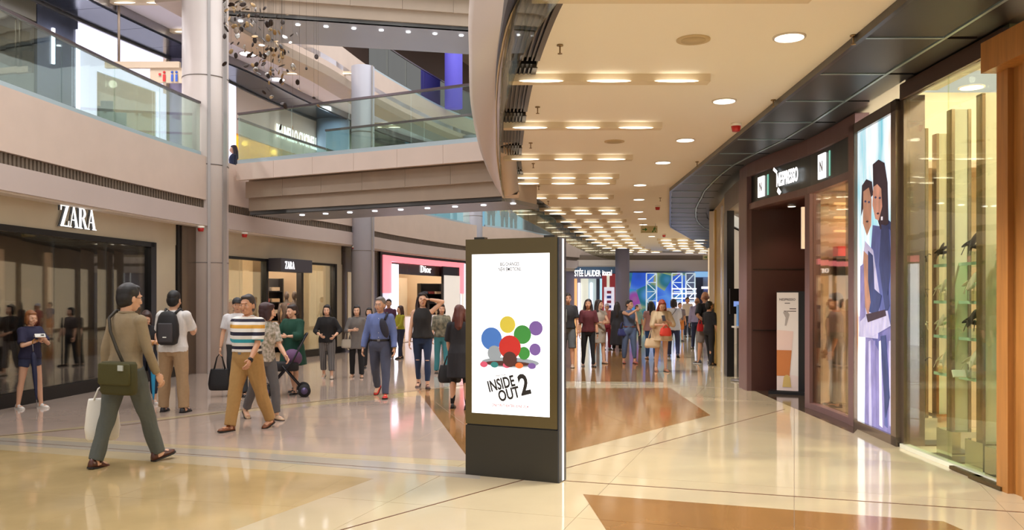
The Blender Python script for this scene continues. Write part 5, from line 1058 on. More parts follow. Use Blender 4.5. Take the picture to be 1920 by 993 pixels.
        g = G(); g.ell(HT((0, -.0965, -.063)), (.021 * s, .005 * s, .0065 * s), 0, 10, 6, Hq); g.build('lips', M('lips_' + ('red' if fem else 'tan'), (176, 80, 76) if fem else (160, 100, 84), .4), root)
    # bottoms
    kind, col = (bottom or ('trousers', (40, 40, 50)))[:2]; bfr = (bottom[2] if bottom and len(bottom) > 2 else {})
    bmat = bfr.get('mat') or M('cloth_%d_%d_%d' % tuple(col), col, .85, bump=.25, bscale=180, noisec=.08, nscale=30)
    if kind in ('trousers', 'shorts', 'jeans'):
        g = G(); loft([.80, .87, .93, .98, 1.03], .016, g); w_ = bfr.get('w', 1.0); wa = bfr.get('hem', .062)
        for side in (1, -1):
            h_, k_, a_, f_ = leg[side]; r0, r1 = max(.098 * w_, .097) * B, max(.070 * w_, .060) * B
            if kind == 'shorts':
                f = bfr.get('len', .7); e = h_ * (1 - f) + k_ * f if f <= 1 else k_ * (2 - f) + a_ * (f - 1)
                pts, rr = [h_ + Vector((0, 0, .02)), h_ * .5 + e * .5, e], [r0, r0 * .95, max(r1 * 1.25, .085)]
            else:
                e = a_ + (k_ - a_).normalized() * bfr.get('crop', -.015); pts, rr = [h_ + Vector((0, 0, .02)), h_ * .5 + k_ * .5, k_, k_ * .5 + a_ * .5, e], [r0, (r0 + r1) / 2 * 1.02, r1, (r1 + wa) / 2 * (1.0 if wa > .05 else 1.08), wa]
            g.tube([TL(p) for p in pts], [x * s for x in rr], 14)
            if kind != 'shorts': g.ell(TL(k_), (r1 * s,) * 3)
        put(kind, g, bmat, 1, 2, .011)
    elif kind == 'skirt':
        hz = bfr.get('hem', .5); fl_ = bfr.get('flare', .04); g = G(); rs = []
        mx_ = (leg[1][1] + leg[-1][1]) / 2
        for i in range(7):
            f = i / 6; z = 1.03 + (hz - 1.03) * f; rx, ry, yc = tor(max(z, .93)); sp = abs(leg[1][1].y - leg[-1][1].y) * .5 * f
            rs.append([(Vector((rx * B * math.cos(t) + (.012 + fl_ * f) * math.cos(t), yc + (ry + .012 + fl_ * f + sp) * math.sin(t) + mx_.y * .5 * f, z)) + sh) * s for t in [2 * math.pi * k / 24 for k in range(24)]])
        g.rings(rs[::-1]); put('skirt', g, bmat, 1, 1, .016)
    # top
    tk, tc = top[:2]; tf_ = top[2] if len(top) > 2 else {}; tm = tf_.get('mat') or M('cloth_%d_%d_%d' % tuple(tc), tc, .85, bump=.25, bscale=180, noisec=.08, nscale=30)
    hem = tf_.get('hem', .9); inf = tf_.get('inf', .016); g = G(); zs = [hem] + [z for z in (.93, .98, 1.03, 1.08, 1.14, 1.2, 1.26, 1.32, 1.36, 1.40, 1.425) if z > hem + .01] + ([1.445] if tk != 'vee' else [])
    fl2 = tf_.get('flare', 0); rs = []
    for z in zs:
        rx, ry, yc = tor(max(z, .9)); ff = max(0, (1.15 - z)); e = inf + fl2 * ff; sp = 0
        if z < .85: sp = abs(leg[1][1].y - leg[-1][1].y) * .4 * (.9 - z) / .4
        bx = B * (.93 if fem and z > 1.1 else 1); rs.append([T((rx * bx * math.cos(t) + e * math.cos(t), yc + (ry * B * stocky + e + sp) * math.sin(t) * (1 + (.0 if z > 1.2 or stocky < 1.05 else .1 if math.sin(t) < 0 else 0)), z)) for t in [2 * math.pi * k / 24 for k in range(24)]])
    g.rings(rs); sl = tf_.get('sleeve', .5); sw_ = tf_.get('sw', .014) * .75
    for side in (1, -1):
        S, E_, W_2 = arm[side]
        if sl <= 0: continue
        g.ell(T(S), ((.055 + sw_) * s,) * 3)
        if sl <= 1: e = S + (E_ - S) * sl; g.tube([T(S), T(e)], [(.052 + sw_) * s, (.046 + sw_ * 1.2) * s], 14)
        else:
            e = E_ + (W_2 - E_) * min(1, sl - 1); g.tube([T(S), T(S * .5 + E_ * .5), T(E_)], [(.052 + sw_) * s, (.045 + sw_) * s, (.040 + sw_) * s], 14); g.ell(T(E_), ((.040 + sw_) * s,) * 3); g.tube([T(E_), T(e)], [(.040 + sw_) * s, (.030 + sw_ * tf_.get('cuff', 1)) * s], 14)
    put(tk if tk != 'vee' else 'blouse', g, tm, 1, 2, .012)
    if tf_.get('collar'):
        g = G(); g.tube([T((.0 + .068 * math.cos(a * .6), .012 + .062 * math.sin(a * .6) - (.02 if math.sin(a * .6) < -.6 else 0), 1.452 - (.02 if math.sin(a * .6) < -.6 else 0))) for a in range(11)] + [T((.068, .012, 1.452))], .014 * s, 6, cap=False); g.build('collar', tm, root)
    if tf_.get('buttons'):
        g = G(); [g.ell(T((0, -(.128 if z < 1.3 else .118) * B - .0, z)), (.007 * s, .004 * s, .007 * s)) for z in (1.36, 1.28, 1.2, 1.12, 1.04)]; g.build('buttons', M('button_pale', (220, 220, 215), .4), root)
        g = G(); [g.box(T((sd * .075, -.122 * B, 1.25)), (.07 * s, .012 * s, .015 * s)) for sd in (1, -1)]; g.build('pocket_flaps', tm, root)
    if belt:
        g = G(); rx, ry, yc = tor(1.0); g.rings([[T(((rx * B + .022) * math.cos(t), yc + (ry * B * stocky + .022) * math.sin(t), z)) for t in [2 * math.pi * k / 24 for k in range(24)]] for z in (.975, 1.012)]); bl = g.build('belt', M('belt_%d' % belt[0], belt, .4), root); G().box(T((0, yc - ry * B * stocky - .024, .994)), (.045 * s, .012 * s, .036 * s)).build('buckle', STEEL, bl)
    # shoes
    for side in (1, -1):
        h_, k_, a_, f_ = leg[side]; sm_ = M('shoe_%d_%d_%d' % tuple(shoes), shoes, .35); g = G(); so_ = sole or (30, 26, 24)
        side_v = Vector((0, 0, 1)).cross(f_).normalized(); upv = f_.cross(side_v)
        rs = []; rs2 = []
        for (t_, hw, hh) in ((-.075, .02, .05), (-.06, .033, .078), (-.02, .036, .085), (.04, .038, .066), (.1, .044, .045), (.15, .04, .034), (.185, .018, .018)):
            c = a_ + f_ * t_ - upv * .088; rs.append([TL(c + side_v * hw * math.cos(a) + upv * (.014 + (hh) * max(0, math.sin(a)))) for a in [2 * math.pi * k / 12 for k in range(12)]])
            rs2.append([TL(c + side_v * (hw + .004) * x + upv * y) for x, y in ((-1, 0), (1, 0), (1, .016), (-1, .016))])
        g.rings(rs); sho = g.build('shoe', sm_, root); g = G(); g.rings(rs2); g.sm = [False] * len(g.sm); g.build('sole', M('sole_%d_%d' % so_[:2], so_, .6), sho)
    # hair
    hk, hcx = hair[:2]; hmat = M('hair_%d_%d_%d' % tuple(hcx), hcx, .42, noisec=.35, nscale=20, stretch=(6, 6, .6), bump=.5, bscale=80); g = G()
    def hh(c, r, rr=None): g.ell(HT(c), tuple(x * s * 1.09 for x in r), 0, 16, 10, Hq @ (rr or Matrix.Identity(3)))
    if hk != 'bald' and hk != 'cap': hh((0, .022, .044), (.083, .096, .090)); hh((0, .045, .0), (.080, .072, .085))
    if hk == 'short':
        hh((0, -.03, .088), (.06, .05, .03)); hh((0, .06, -.04), (.062, .045, .05))
    if hk == 'bald': hh((0, .05, -.01), (.078, .066, .052)); 
    if hk == 'cap': hh((0, .012, .05), (.086, .1, .08)); hh((0, .05, -.02), (.074, .06, .06))
    if hk in ('bob', 'long', 'pony', 'bun'): hh((0, -.02, .082), (.070, .062, .036))
    if hk == 'bob':
        for sd in (1, -1): hh((sd * .07, -.008, -.03), (.024, .045, .085))
        hh((0, .055, -.05), (.076, .05, .075))
    if hk == 'long':
        ln_ = hair[2] if len(hair) > 2 else .3
        for sd in (1, -1): g.tube([HT((sd * .058, -.02, .06)), HT((sd * .079, .0, -.02)), HT((sd * .086, .012, -.1)), HT((sd * .09, .012 - .02, -.1 - ln_ * .55)), HT((sd * .075, .02, -.1 - ln_ * .85))], [.03 * s, .03 * s, .036 * s, .034 * s, .012 * s], 10)
        g.tube([HT((0, .06, .05)), HT((0, .075, -.06)), HT((0, .08, -.15)), HT((0, .09, -.1 - ln_ * .7)), HT((0, .085, -.1 - ln_))], [.065 * s, .072 * s, .072 * s, .07 * s, .035 * s], 12)
    if hk == 'pony': g.tube([HT((0, .1, .03)), HT((0, .13, -.03)), HT((0, .125, -.15))], [.025 * s, .028 * s, .01 * s], 8)
    if hk == 'bun': hh((0, .1, .06), (.04, .035, .038))
    if near or mid: put('hair', g, hmat, .8, 1, .010 if hk in ('long', 'bob') else .006)
    else: put('hair', g, hmat, .7, 1, 0)
    if hk == 'cap': 
        g = G(); g.ell(HT((0, -.1, .05)), (.06 * s, .06 * s, .008 * s), 0, 12, 6, Hq); g.build('cap_peak', hmat, root)
    mw = Matrix.Translation(base) @ Matrix.Rotation(R(yaw), 4, 'Z')
    return dict(root=root, s=s, T=T, arm=arm, leg=leg, W=lambda p: mw @ T(p), HT=lambda p: mw @ HT(p), hand=lambda side: mw @ T(arm[side][2] + (arm[side][2] - arm[side][1]).normalized() * .1), yaw=R(yaw), Hq=Hq)
def stripes():
    m = bpy.data.materials.new('striped_polo'); m.use_nodes = True; nt = m.node_tree; N = nt.nodes; L = nt.links; b = N['Principled BSDF']; b.inputs['Roughness'].default_value = .85
    tc = N.new('ShaderNodeTexCoord'); sp = N.new('ShaderNodeSeparateXYZ'); L.new(tc.outputs['Object'], sp.inputs[0]); mr = N.new('ShaderNodeMapRange'); mr.inputs[1].default_value = .85; mr.inputs[2].default_value = 1.45; L.new(sp.outputs[2], mr.inputs[0])
    r = N.new('ShaderNodeValToRGB'); r.color_ramp.interpolation = 'CONSTANT'; L.new(mr.outputs[0], r.inputs[0]); e = r.color_ramp.elements
    Wc, Nv, Or, Tq = (232, 228, 222), (32, 30, 52), (214, 158, 62), (52, 160, 178)
    seq = [(0, Or), (.13, Wc), (.2, Nv), (.265, Wc), (.33, Tq), (.40, Wc), (.47, Nv), (.54, Wc), (.61, Or), (.68, Wc), (.74, Nv), (.80, Wc), (.87, Tq), (.93, Wc)]
    e[0].color = (*s2l(seq[0][1]), 1); e[1].position = seq[1][0]; e[1].color = (*s2l(Wc), 1)
    for p_, c in seq[2:]: x = e.new(p_); x.color = (*s2l(c), 1)
    L.new(r.outputs[0], b.inputs['Base Color']); return m
def pinstripe():
    m = bpy.data.materials.new('pleated_stripe'); m.use_nodes = True; nt = m.node_tree; N = nt.nodes; L = nt.links; b = N['Principled BSDF']; b.inputs['Roughness'].default_value = .85
    tc = N.new('ShaderNodeTexCoord'); w = N.new('ShaderNodeTexWave'); w.inputs['Scale'].default_value = 9; L.new(tc.outputs['Object'], w.inputs[0]); r = N.new('ShaderNodeValToRGB'); r.color_ramp.elements[0].color = (*s2l((66, 64, 66)), 1); r.color_ramp.elements[1].color = (*s2l((128, 124, 122)), 1); L.new(w.outputs[0], r.inputs[0]); L.new(r.outputs[0], b.inputs['Base Color']); return m
A = lambda f=5, o=8, e=12, c=0: ('a', f, o, e, c)
tr = lambda c, **k: ('trousers', c, k)
P = {}
P['beige'] = person(235, 871, 531, 158, 'man walking away in khaki shirt and grey trousers with an olive messenger bag', L=(-12, 6, 2, 10), Rr=(20, 2, 2, -12), la=A(-6, 8, 10), ra=A(10, 10, 16), skin='m', top=('shirt', (150, 132, 104), dict(sleeve=1.95, sw=.012, hem=.93, inf=.02, collar=1)), bottom=tr((88, 92, 88), hem=.066, w=1.08), shoes=(84, 46, 34), hair=('short', (26, 20, 18)), head=(-12, 4), lean=3)
P['polo'] = person(464, 805, 553, -20, 'older man in a striped polo shirt and tan trousers walking forward', L=(-15, 10, 2, 12), Rr=(14, 3, 2, -4), la=A(20, 9, 22), ra=A(-12, 10, 8), skin='t', top=('polo_shirt', (255, 255, 255), dict(mat=stripes(), sleeve=.85, sw=.03, hem=1.005, inf=.026, collar=1)), bottom=tr((176, 138, 84), hem=.07, w=1.1), belt=(40, 28, 22), shoes=(124, 70, 36), hair=('short', (52, 42, 40)), head=(8, 0), stocky=1.12)
P['backpack'] = person(326, 772, 548, 178, 'man seen from behind in white tee and khaki trousers with a black backpack', L=(3, 0, 5, 0), Rr=(-3, 0, 5, 0), la=A(12, 14, 40), ra=A(28, 10, 75, 20), skin='m', top=('t_shirt', (228, 224, 222), dict(sleeve=.78, sw=.03, hem=.86, inf=.03)), bottom=tr((172, 142, 108), hem=.075, w=1.12), shoes=(52, 50, 54), hair=('short', (20, 16, 16)), build=1.05, head=(0, 4))
P['phone_w'] = person(275, 757, 583, 28, 'woman in a black top looking down at her phone beside the backpack man', L=(4, 2, 2, 0), Rr=(-3, 0, 2, 0), la=('t', -.02, -.26, 1.17), ra=('t', -.1, -.24, 1.13), skin='l', top=('top', (30, 28, 32), dict(sleeve=.35, hem=.9)), bottom=tr((34, 40, 60), hem=.05, crop=.1), shoes=(214, 205, 196), sole=(225, 220, 215), hair=('bob', (58, 34, 28)), head=(-8, 24))
P['shorts'] = person(57, 765, 584, 62, 'woman in navy top and denim shorts standing by the shop window', L=(8, 4, 3, 0), Rr=(-6, 2, 4, 0), la=('t', .04, -.27, 1.24), ra=('t', -.02, -.24, 1.2), skin='m', top=('blouse', (40, 38, 66), dict(sleeve=.85, sw=.03, hem=.88, inf=.03)), bottom=('shorts', (50, 56, 84), dict(len=.38)), shoes=(226, 220, 212), sole=(232, 228, 220), hair=('bob', (136, 84, 44)), head=(0, 6))
P['cap'] = person(445, 742, 560, 10, 'man in white tee and cap behind the striped polo man, carrying a black tote', L=(8, 4, 2, 0), Rr=(-8, 8, 2, 10), la=A(6, 8, 20), ra=A(4, 14, 8), skin='m', top=('t_shirt', (222, 220, 224), dict(sleeve=.7, sw=.03, inf=.025)), bottom=tr((60, 62, 66)), shoes=(40, 30, 28), hair=('cap', (28, 26, 32)), head=(8, 0))
P['bobback'] = person(494, 786, 567, 40, 'woman with round dark bob in a pale patterned blouse and grey trousers', L=(18, 14, 2, 0), Rr=(-12, 22, 2, 25), la=A(20, 8, 30), ra=A(-6, 8, 20), skin='l', top=('blouse', (205, 196, 190), dict(mat=M('floral_blouse', (225, 218, 214), .8, noisec=.6, nscale=26, rgb2=(120, 120, 96)), sleeve=.85, sw=.02, hem=.86, inf=.02)), bottom=tr((98, 96, 98), crop=.02), shoes=(190, 160, 130), hair=('bob', (58, 32, 34)), head=(70, 8), lean=5)
P['green'] = person(549, 737, 572, -20, 'smiling woman in a dark green dress with wide sleeves behind the stroller', L=(10, 2, 2, 0), Rr=(-10, 12, 2, 14), la=('t', .05, -.27, 1.12), ra=('t', -.13, -.26, 1.08), skin='l', top=('dress', (22, 70, 54), dict(sleeve=1.55, sw=.045, cuff=1.7, hem=.56, flare=.12, inf=.03)), bottom=('trousers', (22, 70, 54), dict(w=.8)), shoes=(40, 26, 26), hair=('pony', (44, 28, 24)), head=(-20, 4))
bpy.data.objects.remove([c for c in P['green']['root'].children if c.name.startswith('trousers')][0])
P['black'] = person(613, 709, 573, 5, 'woman in black cardigan and striped cropped trousers walking forward', L=(6, 2, 1, 0), Rr=(-6, 14, -1, 18), la=('t', .2, -.2, 1.0), ra=('t', -.12, -.24, 1.02), skin='l', top=('cardigan', (26, 24, 26), dict(sleeve=1.5, sw=.025, hem=.84, inf=.03)), bottom=tr((100, 96, 96), mat=pinstripe(), hem=.078, crop=.1, w=1.1), shoes=(196, 178, 160), hair=('bob', (30, 22, 22)))
P['grey'] = person(669, 707, 574, 4, 'woman in long grey shirt and black trousers with a pale shoulder bag', L=(4, 2, 1, 0), Rr=(-4, 6, 1, 8), la=A(2, 8, 10), ra=('t', -.06, -.24, 1.14), skin='l', top=('long_shirt', (112, 106, 102), dict(sleeve=1.4, sw=.02, hem=.68, flare=.05, inf=.02, collar=1)), bottom=tr((24, 22, 24), hem=.06), shoes=(170, 130, 100), hair=('bob', (28, 20, 20)))
P['denim'] = person(713, 744, 557, -4, 'older man in light blue shirt and grey trousers with bright red shoes', L=(14, 2, 2, -4), Rr=(-16, 22, 2, 34), la=A(4, 12, 14), ra=A(-4, 16, 16), skin='m', top=('shirt', (104, 120, 172), dict(sleeve=1.95, sw=.026, hem=1.0, inf=.024, collar=1, buttons=1)), bottom=tr((72, 76, 96), hem=.058, w=1.06), belt=(30, 26, 28), shoes=(196, 38, 30), hair=('short', (118, 112, 110)), head=(-10, 0), build=1.04)
P['hairhand'] = person(792, 727, 551, 2, 'woman in black sleeveless top and ripped jeans with a hand in her hair', L=(4, 2, -1, 0), Rr=(-8, 12, -2, 18), la=('t', .13, -.06, 1.60), ra=A(2, 10, 8), skin='l', top=('sleeveless_top', (40, 38, 38), dict(sleeve=0, hem=.9, inf=.026, flare=.06)), bottom=('jeans', (38, 54, 86), dict(hem=.042, w=.86, crop=.04)), shoes=(70, 38, 32), hair=('long', (40, 26, 24), .26), head=(8, -4))
for sd in (1, -1):
    p = P['hairhand']; kn = p['leg'][sd][1]; g = G(); g.ell(p['T'](kn + Vector((0, -.058, .02))), (.036, .012, .008), 0, 10, 6); g.build('knee_rip', skinm('l'), p['root'])
P['behind1'] = person(692, 690, 578, 6, 'woman with black bob half hidden behind the light blue shirt man', L=(4, 0, 1, 0), Rr=(-4, 4, 1, 0), skin='l', top=('blouse', (70, 60, 58), dict(sleeve=.9)), bottom=tr((40, 40, 44)), hair=('bob', (26, 20, 22)))
P['purple'] = person(729, 668, 562, 0, 'man in a plum sweater beside the yellow-green top woman', skin='m', top=('sweater', (84, 46, 70), dict(sleeve=1.9)), bottom=tr((34, 34, 44)), hair=('short', (30, 22, 22)))
P['lime'] = person(750, 672, 574, -50, 'woman in a yellow-green top with long brown hair near the perfume shop', L=(6, 0, 0, 0), Rr=(-6, 4, 0, 0), la=A(20, 5, 40), ra=A(20, 5, 50), skin='l', top=('top', (170, 168, 48), dict(sleeve=1.6, inf=.018, hem=.95)), bottom=('jeans', (36, 42, 66), dict(hem=.05)), hair=('long', (70, 42, 34), .2))
P['camo'] = person(828, 700, 571, 10, 'person with short hair in camouflage jacket behind the black dress woman', L=(5, 0, 1, 0), Rr=(-4, 2, 1, 0), la=A(8, 10, 30), ra=A(6, 12, 20), skin='m', top=('jacket', (120, 110, 92), dict(mat=M('camo_cloth', (140, 132, 110), .85, noisec=.6, nscale=16, rgb2=(62, 66, 56)), sleeve=1.1, sw=.025, inf=.03)), bottom=tr((60, 130, 140)), hair=('bob', (40, 28, 26)))
P['dress'] = person(862, 766, 574, 172, 'woman seen from behind in a black dress and tights with auburn hair', L=(4, 0, 2, 0), Rr=(-5, 2, 3, 0), la=A(10, 10, 40), ra=A(0, 8, 8), skin='m', top=('dress', (30, 28, 32), dict(sleeve=.9, sw=.03, hem=.52, flare=.04, inf=.024)), bottom=('trousers', (24, 22, 24), dict(w=.66, hem=.036)), shoes=(26, 24, 26), hair=('long', (84, 38, 28), .16))
# right of the totem
P['beard'] = person(1064, 688, 551, -12, 'bearded man in black tee and grey shorts with a clear backpack right of the totem', L=(6, 2, 2, 0), Rr=(-4, 2, 2, 0), la=A(6, 12, 10), ra=A(0, 8, 20), skin='t', top=('t_shirt', (34, 32, 34), dict(sleeve=.8, sw=.025, inf=.024)), bottom=('shorts', (92, 96, 98), dict(len=1.1)), shoes=(196, 180, 160), hair=('short', (34, 26, 24)), head=(20, 0), stocky=1.05)
P['maroon'] = person(1103, 687, 562, 2, 'woman in a maroon v-neck top and black skinny trousers', L=(5, 0, 1, 0), Rr=(-5, 6, 1, 8), la=A(2, 10, 8), ra=A(0, 10, 10), skin='t', top=('vee', (84, 28, 34), dict(sleeve=.9, sw=.03, inf=.024, hem=.88)), bottom=tr((22, 22, 26), hem=.04, w=.88), hair=('long', (38, 26, 26), .2), head=(-14, -4))
P['greydress'] = person(1123, 681, 563, 20, 'woman in a fitted grey dress looking sideways, arms folded at waist', L=(5, 0, 1, 0), Rr=(-5, 4, 1, 6), la=('t', .06, -.24, 1.1), ra=('t', -.02, -.25, 1.12), skin='l', top=('dress', (168, 156, 142), dict(sleeve=.3, hem=.55, inf=.012, flare=.02)), bottom=('shorts', (168, 156, 142), dict(len=.5)), shoes=(200, 160, 130), hair=('long', (44, 32, 30), .14), head=(34, 0))
P['cloak'] = person(1157, 657, 567, 170, 'figure from behind with long black hair and black robe', L=(4, 0, 1, 0), Rr=(-4, 2, 1, 0), skin='m', top=('dress', (30, 28, 32), dict(sleeve=1.8, hem=.2, flare=.08, inf=.02)), bottom=tr((30, 28, 32)), hair=('long', (30, 26, 28), .3))
P['jump'] = person(1180, 681, 563, 8, 'woman in a sleeveless denim jumpsuit raising a phone', L=(6, 2, 2, 0), Rr=(-5, 2, 2, 0), la=A(10, 10, 20), ra=('t', .1, -.36, 1.46), skin='m', top=('jumpsuit_top', (78, 90, 118), dict(sleeve=0, hem=.95, inf=.018)), bottom=tr((84, 100, 132), hem=.05, w=1.12, crop=.06), belt=(96, 48, 36), shoes=(150, 70, 56), hair=('bun', (30, 24, 26)), head=(30, 0))
P['pinkback'] = person(1221, 673, 566, 178, 'woman from behind in a dusty pink top and jeans, long black hair', L=(4, 0, 0, 0), Rr=(-4, 2, 0, 0), skin='l', top=('top', (176, 134, 134), dict(sleeve=.5, sw=.03, inf=.03, hem=.84)), bottom=('jeans', (44, 74, 120), dict(hem=.05)), shoes=(180, 140, 110), hair=('long', (26, 20, 24), .2))
P['cream'] = person(1240, 696, 563, 4, 'woman in a loose cream mini dress with red hair looking at her phone', L=(4, 2, -1, 0), Rr=(-5, 8, -1, 8), la=('t', .06, -.24, 1.22), ra=('t', -.06, -.28, 1.12), skin='l', top=('dress', (222, 198, 160), dict(sleeve=1.05, sw=.05, hem=.74, inf=.04, flare=.16)), bottom=('shorts', (222, 198, 160), dict(len=.2)), shoes=(190, 130, 100), hair=('long', (140, 56, 34), .24), head=(0, 22))
P['whiteback'] = person(1263, 669, 561, 168, 'man from behind in a white tee with a thin black cross strap', L=(8, 0, 2, 0), Rr=(-10, 14, 2, 20), la=A(4, 10, 12), ra=A(30, 6, 50), skin='m', top=('t_shirt', (232, 232, 240), dict(sleeve=.8, sw=.04, hem=.8, inf=.04)), bottom=('jeans', (44, 50, 84), dict()), shoes=(60, 64, 90), hair=('bob', (30, 26, 28)), head=(-30, 0))
P['whitefar'] = person(1289, 631, 558, 14, 'distant young man in white tee and dark trousers facing the camera', skin='t', top=('t_shirt', (226, 222, 226), dict(sleeve=.7, sw=.03, inf=.024)), bottom=tr((48, 54, 74)), hair=('short', (34, 26, 28)))
P['lilac'] = person(1307, 654, 559, 178, 'bald man from behind in lilac shirt and navy trousers', L=(5, 0, 2, 0), Rr=(-4, 2, 2, 0), la=A(2, 10, 10), ra=A(0, 10, 10), skin='m', top=('shirt', (160, 156, 196), dict(sleeve=1.9, sw=.025, inf=.03, collar=1)), bottom=tr((32, 38, 66), hem=.055), hair=('bald', (150, 116, 100)), build=1.05)
P['blacktee'] = person(1322, 681, 548, 205, 'bald man in black tee and grey shorts standing by the gold wall', L=(3, 0, 4, 0), Rr=(-3, 0, 5, 0), la=('t', .12, .18, 1.0), ra=A(20, 8, 30), skin='t', top=('t_shirt', (24, 24, 28), dict(sleeve=.85, sw=.03, inf=.028, hem=.88)), bottom=('shorts', (120, 110, 104), dict(len=.95)), shoes=(50, 54, 60), sole=(200, 200, 205), hair=('bald', (160, 110, 88)), build=1.06)
P['leaner'] = person(1330, 684, 566, 120, 'dark clothed person half hidden behind the gold wall edge', L=(14, 4, 2, 0), Rr=(-2, 0, 2, 0), skin='t', top=('t_shirt', (26, 24, 26), dict(sleeve=1)), bottom=tr((24, 22, 24)), hair=('short', (24, 20, 20)))
P['extra1'] = person(1195, 650, 572, 0, 'distant woman in pale teal top beside the jumpsuit woman', skin='m', top=('top', (150, 196, 196), dict(sleeve=.8)), bottom=tr((70, 70, 80)), hair=('bob', (30, 24, 26)))
P['extra2'] = person(1275, 640, 568, 8, 'distant boy in patterned grey tee between the two white tees', skin='m', top=('t_shirt', (110, 104, 120), dict(sleeve=.8)), bottom=('shorts', (190, 120, 60), dict(len=.9)), hair=('short', (26, 22, 24)))
P['extra3'] = person(1138, 655, 570, 10, 'distant woman in pink top and white hat behind the grey dress', skin='m', top=('top', (200, 120, 110), dict(sleeve=.8)), bottom=tr((130, 30, 46)), hair=('cap', (226, 222, 235)))
P['extra4'] = person(1241, 622, 566, 175, 'distant person in dark top in front of the mural', skin='m', top=('top', (60, 50, 70), dict(sleeve=.8)), bottom=tr((40, 40, 60)), hair=('short', (26, 22, 24)))
P['reflected1'] = person(1566, 0, 1.6, -100, 'figure in pale clothes behind the coffee shop glass, standing in for a reflection', skin='m', top=('top', (190, 184, 180), dict(sleeve=1.2)), bottom=tr((180, 176, 176)), hair=('short', (60, 48, 44)), Y=12.0 + .2, z0=.02)  # added figure in place of a passer-by mirrored in the glass
P['up1'] = person(438, 0, 1.62, -60, 'dark-haired woman in navy jacket behind the gallery glass right of the big column', skin='l', top=('jacket', (30, 38, 60), dict(sleeve=1.8)), bottom=tr((30, 30, 40)), hair=('long', (44, 34, 40), .2), Y=25.7, z0=4.5)
for i, (px, Y, c, hc_, lb) in enumerate(((921, 37.2, (196, 176, 150), (60, 40, 34), 'distant upper gallery visitor in beige'), (946, 38.4, (190, 178, 70), (40, 30, 30), 'distant upper gallery visitor in yellow'), (963, 39.2, (120, 56, 60), (30, 24, 24), 'distant upper gallery visitor in maroon'))):
    P['far%d' % i] = person(px, 0, 1.65, 10, lb, skin='m', top=('top', c, dict(sleeve=1.2)), bottom=tr((80, 84, 96)), hair=('bob', hc_), Y=Y, z0=4.5)
# ================================================================ things carried
def bagtote(hand, w, h, d, col, label, yaw=0, strap=.22, name='tote_bag', cat='bag', mt=None, slump=.0):
    m = mt or M('bag_%d_%d_%d' % tuple(col), col, .5, bump=.2, bscale=60); t = empty(name, (hand.x, hand.y, hand.z - strap - h), yaw, label, cat); g = G(); rs = []
    for f, a in ((0, .82), (.06, .96), (.3, 1.04), (.7, .94), (.95, .84), (1, .8)):
        z = h * f; rs.append([Vector((w / 2 * a * math.copysign(abs(math.cos(t_)) ** .6, math.cos(t_)), d / 2 * a * (1 - .5 * f) * math.copysign(abs(math.sin(t_)) ** .6, math.sin(t_)), z)) for t_ in [2 * math.pi * k / 20 for k in range(20)]])
    g.rings(rs); g.build('bag_body', m, t)
    for s_ in (-1, 1): G().tube([(-w * .25, s_ * d * .2, h * .97), (-w * .12, s_ * .012, h + strap * .75), (0, s_ * .006, h + strap), (w * .12, s_ * .012, h + strap * .75), (w * .25, s_ * d * .2, h * .97)], .008, 6).build('handle', m, t)
    return t
bagtote(P['cap']['hand'](-1), .34, .34, .16, (20, 18, 22), 'black slouchy tote hanging from the hand behind the polo man', .1, .24)
bagtote(P['dress']['hand'](1) + Vector((0, 0, .02)), .34, .26, .15, (24, 22, 24), 'black leather handbag on the arm of the black dress woman', .2, .16, 'handbag')
bagtote(P['beige']['hand'](1) + Vector((-.03, 0, .02)), .30, .40, .14, (236, 232, 224), 'white plastic carrier bag in the left hand of the messenger bag man', .5, .12, 'carrier_bag')
bagtote(P['cream']['hand'](-1) + Vector((.0, -.02, .0)), .24, .17, .12, (220, 60, 40), 'bright orange-red handbag in front of the cream dress', .0, .06, 'handbag')
bagtote(P['cream']['W']((-.24, -.08, 1.02)), .32, .2, .14, (214, 188, 150), 'beige shoulder bag at the hip of the cream dress woman', .0, .2, 'shoulder_bag')
bagtote(P['grey']['W']((-.2, -.08, 1.18)), .26, .17, .1, (176, 166, 150), 'pale grey shoulder bag of the long grey shirt woman', .2, .22, 'shoulder_bag')
bagtote(P['jump']['W']((-.2, -.04, 1.12)), .24, .17, .1, (40, 46, 100), 'navy handbag at the side of the denim jumpsuit', .2, .16, 'handbag')
bagtote(P['blacktee']['W']((.22, .1, 1.06)), .16, .18, .08, (190, 36, 40), 'small red pouch behind the black tee man', .2, .1, 'pouch')
bagtote(P['pinkback']['W']((-.24, .0, 1.15)), .26, .3, .1, (200, 204, 210), 'pale grey tote on the pink top woman', .2, .2)
def strap_on(p, a, b, name, m, parent, side=1, rad=.012, bulge=.16):
    pass
# messenger bag with cross strap
p = P['beige']; inv = p['root'].matrix_world
t = empty('messenger_bag', label='olive green messenger bag on a long cross-body strap', cat='bag'); OL = M('olive_canvas', (66, 62, 26), .8, bump=.3, bscale=120)
c = p['W']((-.13, .20, .86)); ya = p['yaw']
g = G(); rs = []; q = Matrix.Rotation(ya, 3, 'Z')
def rr_box(g, c, w, h, d, q, mat=0, k=.5, n=20):
    rs = []
    for f, a in ((0, .9), (.08, 1), (.5, 1.0), (.92, .98), (1, .9)):
        rs.append([c + q @ Vector((w / 2 * a * math.copysign(abs(math.cos(t_)) ** k, math.cos(t_)), d / 2 * a * math.copysign(abs(math.sin(t_)) ** k, math.sin(t_)), h * (f - .5))) for t_ in [2 * math.pi * j / n for j in range(n)]])
    g.rings(rs, mat)
rr_box(g, c, .40, .30, .12, q); g.build('bag_body', OL, t); g = G(); rr_box(g, c + q @ Vector((0, .055, .04)), .39, .2, .03, q); g.build('flap', M('olive_flap', (74, 70, 30), .8, bump=.3, bscale=120), t)
